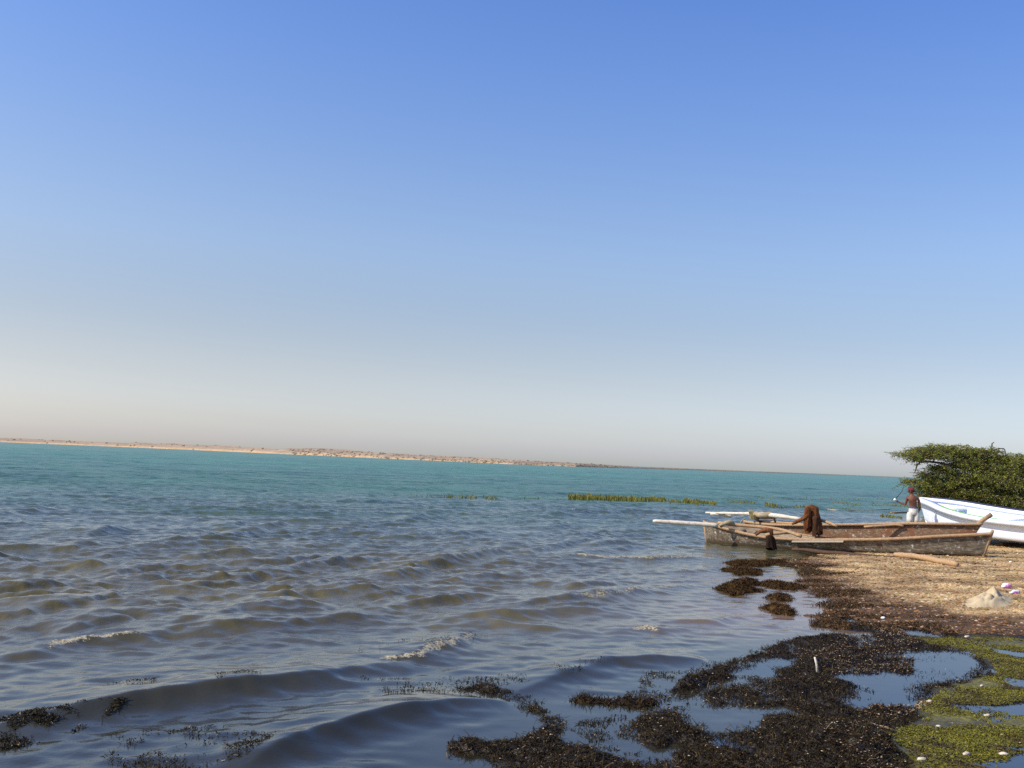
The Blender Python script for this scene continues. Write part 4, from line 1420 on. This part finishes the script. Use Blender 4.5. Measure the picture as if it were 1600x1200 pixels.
# ------------------------------------------------------------------ the bush
def build_bush(name, cx, cy_base, D, blobs, label, cat, limbs, nleaf, seed):
    rr = random.Random(seed)
    base = P(cx, cy_base, D)
    base.z = H(base.x, base.y) if D < 45 else .3
    root = thing(name, tuple(base), label, cat)
    bark = wood('bark_' + str(seed), [(.3, (.05, .038, .028)), (.7, (.14, .105, .075))])
    parts, twigs = [], []
    for (pts) in limbs:
        w = [base + Vector((0, 0, -.1))] + [P(a, b, D + c) for a, b, c in pts]
        pl = dense(w, 14)
        pl = [p + Vector((rr.gauss(0, .03), rr.gauss(0, .03), rr.gauss(0, .02))) if 0 < i else p for i, p in enumerate(pl)]
        parts.append(tube(pl, [lerp(.085, .015, i / 13) for i in range(14)], 7))
        twigs.append(pl)
    nodes = [p for t in twigs for p in t[3:]]
    LV, LF, LC = [], [], []
    tot = sum(b[5] for b in blobs)
    for (bx, by, rx, ry, dz, wgt) in blobs:
        c = P(bx, by, D + dz)
        sx, sz = rx / FPX * D, ry / FPX * D
        nt = max(int(60 * wgt), 6)
        near_ = min(nodes, key=lambda q: (q - c).length)
        mid = lerp(near_, c, .5) + Vector((0, 0, .1))
        parts.append(tube([near_, mid, c], [.03, .02, .012], 5))
        for t in range(nt):
            # arching feathery twig
            th = rr.uniform(0, 6.283)
            s = Vector((rr.gauss(0, .38) * sx, rr.gauss(0, .6) * max(sx, .5), rr.gauss(0, .38) * sz)) + c
            out = Vector((math.cos(th), math.sin(th), rr.uniform(-.1, .75))).normalized()
            if s.x < c.x: out.x = -abs(out.x)
            ln = rr.uniform(.25, .6) * (0.6 + min(sx, 1.0))
            pl = [s + out * ln * u + Vector((0, 0, -.35 * ln * u * u)) for u in (0, .33, .66, 1)]
            parts.append(tube(pl, [.008, .007, .005, .003], 3, False))
            nl = int(nleaf / tot * wgt / nt)
            for l in range(nl):
                u = rr.random()
                p = s + out * ln * u + Vector((0, 0, -.35 * ln * u * u)) + Vector((rr.gauss(0, .035), rr.gauss(0, .035), rr.gauss(0, .03)))
                a = rr.uniform(0, 6.283)
                d = Vector((math.cos(a), math.sin(a), rr.uniform(-.7, .4))).normalized() * rr.uniform(.03, .075)
                sd = d.cross(Vector((rr.gauss(0, 1), rr.gauss(0, 1), rr.gauss(0, 1))))
                if sd.length < 1e-5: continue
                sd = sd.normalized() * rr.uniform(.009, .020)
                n_ = len(LV)
                LV += [p, p + d * .5 + sd, p + d, p + d * .5 - sd]
                LF.append((n_, n_ + 1, n_ + 2, n_ + 3))
                g_ = rr.uniform(.6, 1.45)
                k_ = rr.random()
                cc_ = (.175, .205, .022) if k_ < .62 else ((.27, .29, .06) if k_ < .86 else (.26, .17, .05))
                LC += [(cc_[0] * g_, cc_[1] * g_, cc_[2] * g_)] * 4
    place('trunk', merge(parts), bark, root)
    m = M('leaf_' + str(seed), rough=.6, spec=.3)
    m.color(m.attr('col').outputs['Color'])
    # light passes through thin leaves
    tr_ = m.node('ShaderNodeBsdfTranslucent')
    m.l.new(m.attr('col').outputs['Color'], tr_.inputs['Color'])
    mx = m.node('ShaderNodeMixShader')
    mx.inputs[0].default_value = .3
    m.l.new(m.b.outputs[0], mx.inputs[1])
    m.l.new(tr_.outputs[0], mx.inputs[2])
    m.l.new(mx.outputs[0], m.n['Material Output'].inputs[0])
    o = raw_mesh('crown', np.array([tuple(v) for v in LV]) - np.array(base), np.array(LF), m.m, False, np.array(LC), parent=root)
    return root


BLOBS = [  # px, py, rx, ry, depth, weight
    (1418, 711, 20, 3.5, -.6, .8), (1438, 706, 16, 6, -.5, 1.0), (1434, 717, 12, 7, -.4, .7), (1456, 704, 16, 7, -.3, 1.3), (1460, 714, 16, 6, -.5, 1.2),
    (1478, 702, 18, 6, 0, 1.3), (1482, 711, 16, 8, -.2, 1.1), (1496, 706, 16, 8, 0, 1.6), (1512, 709, 18, 10, .2, 2), (1535, 709, 18, 9, .1, 2.2), (1556, 714, 20, 9, .3, 2.2),
    (1580, 717, 20, 9, 0, 2.2), (1605, 716, 20, 10, .2, 2), (1505, 724, 20, 12, -.3, 2.2), (1528, 726, 22, 13, 0, 2.4), (1556, 730, 24, 13, -.4, 2.6), (1586, 734, 24, 14, -.2, 2.6),
    (1612, 735, 24, 16, .2, 2), (1472, 732, 18, 7, -.2, 1.2), (1488, 740, 20, 12, -.5, 2), (1452, 744, 14, 6, -.4, .9), (1468, 751, 20, 9, -.2, 1.6), (1424, 754, 16, 4, -.6, .5), (1444, 756, 16, 6, -.6, .9),
    (1450, 766, 16, 8, -.3, 1.2), (1476, 765, 22, 11, -.5, 2), (1500, 756, 22, 14, -.6, 2.4), (1524, 748, 24, 14, -.7, 2.4), (1550, 754, 24, 15, -.6, 2.5), (1580, 758, 26, 16, -.7, 2.5),
    (1610, 760, 26, 18, -.4, 2), (1504, 772, 26, 12, -.6, 2), (1535, 776, 26, 13, -.8, 2), (1566, 780, 26, 14, -.7, 2), (1598, 788, 26, 14, -.8, 2), (1480, 790, 24, 12, -.2, 2.2), (1515, 795, 26, 12, -.2, 2.4), (1550, 800, 26, 12, -.2, 2.2), (1590, 806, 26, 12, -.2, 2),
         (1530, 765, 40, 22, 1.2, 4), (1590, 770, 40, 24, 1.2, 4), (1480, 775, 30, 18, 1.0, 3), (1448, 786, 12, 10, .3, .8), (1460, 778, 16, 10, 0, 1),
    (1640, 724, 30, 14, 0, 2), (1640, 750, 30, 20, 0, 2), (1640, 785, 30, 18, -.4, 1.6), (1680, 735, 34, 20, 0, 2), (1680, 770, 34, 22, 0, 1.6), (1720, 760, 30, 26, .2, 1.6),
    (1541, 700, 12, 2, .2, .35), (1560, 701, 10, 2, .2, .3), (1572, 708, 6, 4, .2, .3), (1596, 707, 6, 5, .4, .3)]
BLOBS = [(b[0], b[1] + (6 if b[0] > 1540 and b[1] < 740 else 0), *b[2:]) for b in BLOBS]
LIMBS = [[(1580, 780, 0), (1560, 745, -.2), (1520, 718, -.2), (1470, 706, -.4), (1405, 712, -.6)],
         [(1580, 782, 0), (1540, 770, -.4), (1490, 758, -.5), (1430, 755, -.6)],
         [(1590, 775, .2), (1580, 740, 0), (1565, 715, 0), (1548, 700, .1), (1552, 690, .1)],
         [(1600, 780, .1), (1610, 750, 0), (1600, 718, 0)],
         [(1610, 780, 0), (1650, 750, 0), (1690, 735, 0)],
         [(1570, 785, -.3), (1530, 785, -.6), (1480, 775, -.6)],
         [(1585, 770, .3), (1560, 735, .3), (1530, 712, .3), (1548, 706, .2), (1567, 700, .2)],
         [(1434, 722, -.45), (1430, 735, -.45), (1425, 748, -.5)][:0] or [(1590, 770, 0), (1500, 730, -.4), (1440, 722, -.5), (1428, 740, -.5)]]
build_bush('bush', 1590, 815, 36.0, BLOBS, 'large spreading green thorn bush behind the white boat', 'bush', LIMBS, 120000, 5)


# ------------------------------------------------------------------ the person
def build_person():
    D = 31.5
    f = P(1427, 820, D)
    x0 = f.x
    gz = H(x0, D)
    foot = Vector((x0, D, gz))
    root = thing('person', tuple(foot), 'bare backed person in white shorts and dark red cap holding out a small white object', 'person')
    hgt = 1.60
    # local coordinates: x right, y away from the camera, z up; back to the camera, turned to the left
    J = {}
    S = hgt / 1.60
    def v(n, x, y, z, r): J[n] = (Vector((x, y, z)) * S, r * S)
    v('pelvis', 0.0, 0, .90, .115)
    v('waist', .0, 0, 1.02, .098)
    v('chest', -.01, .02, 1.18, .118)
    v('upchest', -.02, .03, 1.28, .115)
    v('neck', -.035, .04, 1.385, .048)
    v('headlow', -.045, .055, 1.44, .062)
    v('head', -.05, .06, 1.51, .082)
    v('crown', -.045, .055, 1.565, .065)
    v('shl', -.16, .07, 1.30, .055)
    v('ell', -.19, .14, 1.07, .040)
    v('wrl', -.36, .24, 1.15, .026)
    v('hal', -.42, .26, 1.18, .030)
    v('shr', .14, -.01, 1.29, .055)
    v('elr', .20, .0, 1.05, .040)
    v('wrr', .17, .05, .84, .026)
    v('har', .165, .07, .77, .028)
    v('hil', -.075, .02, .86, .085)
    v('knl', -.085, .06, .48, .055)
    v('anl', -.08, .02, .09, .036)
    v('tol', -.13, .15, .03, .028)
    v('hir', .075, -.01, .86, .085)
    v('knr', .085, .02, .48, .055)
    v('anr', .085, -.05, .09, .036)
    v('tor', .06, .09, .03, .028)
    E = [('pelvis', 'waist'), ('waist', 'chest'), ('chest', 'upchest'), ('upchest', 'neck'), ('neck', 'headlow'), ('headlow', 'head'), ('head', 'crown'),
         ('upchest', 'shl'), ('shl', 'ell'), ('ell', 'wrl'), ('wrl', 'hal'), ('upchest', 'shr'), ('shr', 'elr'), ('elr', 'wrr'), ('wrr', 'har'),
         ('pelvis', 'hil'), ('hil', 'knl'), ('knl', 'anl'), ('anl', 'tol'), ('pelvis', 'hir'), ('hir', 'knr'), ('knr', 'anr'), ('anr', 'tor')]
    # fingers
    def fingers(tag_, base, d, spread, curl, thumb):
        d = d.normalized(); spread = spread.normalized(); cu = curl.normalized()
        for i, (off, ln) in enumerate(((-.024, .058), (-.008, .070), (.008, .066), (.024, .052))):
            a = J[base][0] + spread * off + d * .02
            b = a + d * ln * .5 + cu * .008
            c = a + d * ln * .8 + cu * .030
            J['%s%da' % (tag_, i)] = (a, .010); J['%s%db' % (tag_, i)] = (b, .009); J['%s%dc' % (tag_, i)] = (c, .008)
            E.extend([(base, '%s%da' % (tag_, i)), ('%s%da' % (tag_, i), '%s%db' % (tag_, i)), ('%s%db' % (tag_, i), '%s%dc' % (tag_, i))])
        a = J[base][0] + thumb * .028 - d * .01
        b = a + thumb * .02 + d * .03 + cu * .012
        J[tag_ + 'ta'] = (a, .011); J[tag_ + 'tb'] = (b, .009)
        E.extend([(base, tag_ + 'ta'), (tag_ + 'ta', tag_ + 'tb')])
    fingers('fl', 'hal', Vector((-.8, .35, .25)), Vector((.3, .9, 0)), Vector((0, 0, 1)), Vector((.35, -.8, .4)).normalized())
    fingers('fr', 'har', Vector((0, .1, -1)), Vector((.1, 1, .1)), Vector((-1, .1, 0)), Vector((-.2, .9, -.1)).normalized())
    names = list(J)
    me = bpy.data.meshes.new('body')
    me.from_pydata([J[n][0] for n in names], [(names.index(a), names.index(b)) for a, b in E], [])
    body = bpy.data.objects.new('body', me)
    link(body, root)
    body['_o'] = tuple(foot)
    md = body.modifiers.new('skin', 'SKIN')
    for i, n in enumerate(names):
        sv = me.skin_vertices[0].data[i]
        r = J[n][1]
        k = 1.0
        r *= .90
        sv.radius = (r * (1.25 if n in ('chest', 'upchest', 'waist', 'pelvis') else 1), r * (.85 if n in ('chest', 'upchest', 'waist') else 1))
        sv.use_root = (n == 'pelvis')
    ss = body.modifiers.new('sub', 'SUBSURF')
    ss.levels = 2; ss.render_levels = 2
    skin = M('skin', rough=.5)
    nn = skin.noise(6, 3)
    skin.color(skin.ramp(nn.outputs['Fac'], [(.3, (.085, .030, .014)), (.7, (.16, .055, .024))]).outputs[0])
    me.materials.append(skin.m)
    me.polygons.foreach_set('use_smooth', [True] * len(me.polygons))
    # face: facing up-left of the camera, so nose points left/away
    fd = Vector((-.85, .5, 0)).normalized()
    fs = Vector((fd.y, -fd.x, 0))
    hc = J['head'][0] + foot
    def ell(c, rx, ry, rz, seg=14, rings=8, fr=0, to=1.0):
        V, F = [], []
        for i in range(rings + 1):
            ph = (fr + (to - fr) * i / rings) * math.pi
            for k in range(seg):
                a = k / seg * 6.2832
                V.append(c + fd * rx * math.sin(ph) * math.cos(a) + fs * ry * math.sin(ph) * math.sin(a) + Vector((0, 0, rz * math.cos(ph))))
        for i in range(rings):
            for k in range(seg):
                F.append((i * seg + k, (i + 1) * seg + k, (i + 1) * seg + (k + 1) % seg, i * seg + (k + 1) % seg))
        return V, F
    place('nose', ell(hc + fd * .088 + Vector((0, 0, -.02)), .022, .014, .024), skin.m, root)
    for s in (-1, 1):
        place('ear', ell(hc + fs * .083 * s + Vector((0, 0, -.02)), .018, .010, .030), skin.m, root)
        place('eye', ell(hc + fd * .077 + fs * .030 * s + Vector((0, 0, .005)), .010, .013, .008), M('eye', .2, (.6, .58, .55)).m if s < 0 else bpy.data.materials['eye'], root)
    place('mouth', ell(hc + fd * .082 + Vector((0, 0, -.055)), .008, .022, .007), M('lip', .5, (.14, .03, .025)).m, root)
    place('hair', ell(hc + Vector((0, 0, -.005)) - fd * .012, .092, .088, .088, fr=.15, to=.62), M('hair', .8, (.012, .009, .008)).m, root)
    capm = cloth_mat('cap_cloth', [(.3, (.10, .015, .022)), (.7, (.22, .04, .05))])
    cap = place('cap', ell(hc + Vector((0, 0, .022)), .103, .097, .085, fr=0, to=.52), capm, root)
    # shorts: waist ring then two legs, each closed round the thigh
    def loft(rings, seg=20):
        V, F = [], []
        for c, rx, ry in rings:
            for k in range(seg):
                a = k / seg * 6.2832
                V.append(c + Vector((math.cos(a) * rx * .86 * (1 + .03 * math.sin(5 * a + c.z * 30)), math.sin(a) * ry * (1 + .03 * math.cos(4 * a + c.z * 25)), 0)))
        n = len(rings)
        for i in range(n - 1):
            for k in range(seg):
                F.append((i * seg + k, (i + 1) * seg + k, (i + 1) * seg + (k + 1) % seg, i * seg + (k + 1) % seg))
        return V, F
    B = lambda x, y, z: foot + Vector((x, y, z))
    top = loft([(B(0, 0, 1.03), .145, .115), (B(0, 0, .98), .155, .125), (B(0, 0, .90), .165, .138), (B(0, 0, .82), .17, .14), (B(0, 0, .79), .15, .12)])
    ll = loft([(B(-.08, .01, .86), .10, .13), (B(-.09, .02, .78), .115, .13), (B(-.09, .035, .66), .112, .122), (B(-.092, .045, .54), .115, .122), (B(-.092, .045, .535), .06, .07)])
    lr = loft([(B(.08, 0, .86), .10, .13), (B(.09, .0, .78), .115, .13), (B(.09, .005, .66), .112, .122), (B(.094, .012, .54), .115, .122), (B(.094, .012, .535), .06, .07)])
    shm = M('white_shorts', rough=.9)
    shm.color(shm.ramp(shm.noise(9, 3).outputs['Fac'], [(.3, (.50, .48, .42)), (.7, (.70, .68, .62))]).outputs[0])
    place('shorts', merge([top, ll, lr]), shm.m, root)
    bl = loft([(B(0, 0, 1.035), .142, .112), (B(0, 0, 1.005), .160, .130), (B(0, 0, .985), .162, .132)])
    place('waistband', bl, M('blue_band', .9, (.05, .07, .13)).m, root)
    # the white thing held in the hand
    hp = J['hal'][0] + foot + Vector((-.045, .02, .035))
    o = place('ball_of_line', crumple(hp, .042, .038, .038, 5), M('white_thing', .6, (.82, .82, .78)).m, None, True, origin=tuple(hp))
    tag(o, 'small round white object held in the outstretched hand of the person', 'small object')
    o = place('fishing_line', tube([hp + Vector((.02, 0, .03)), P(1409, 768, D + .3), P(1413, 758, D + .3)], [.012, .010, .006], 6), M('line', .8, (.03, .05, .04)).m, None, True, origin=tuple(hp))
    tag(o, 'thin dark rod rising from the hand of the person', 'rod')


build_person()
for o in bpy.data.objects:
    if '_o' in o: del o['_o']
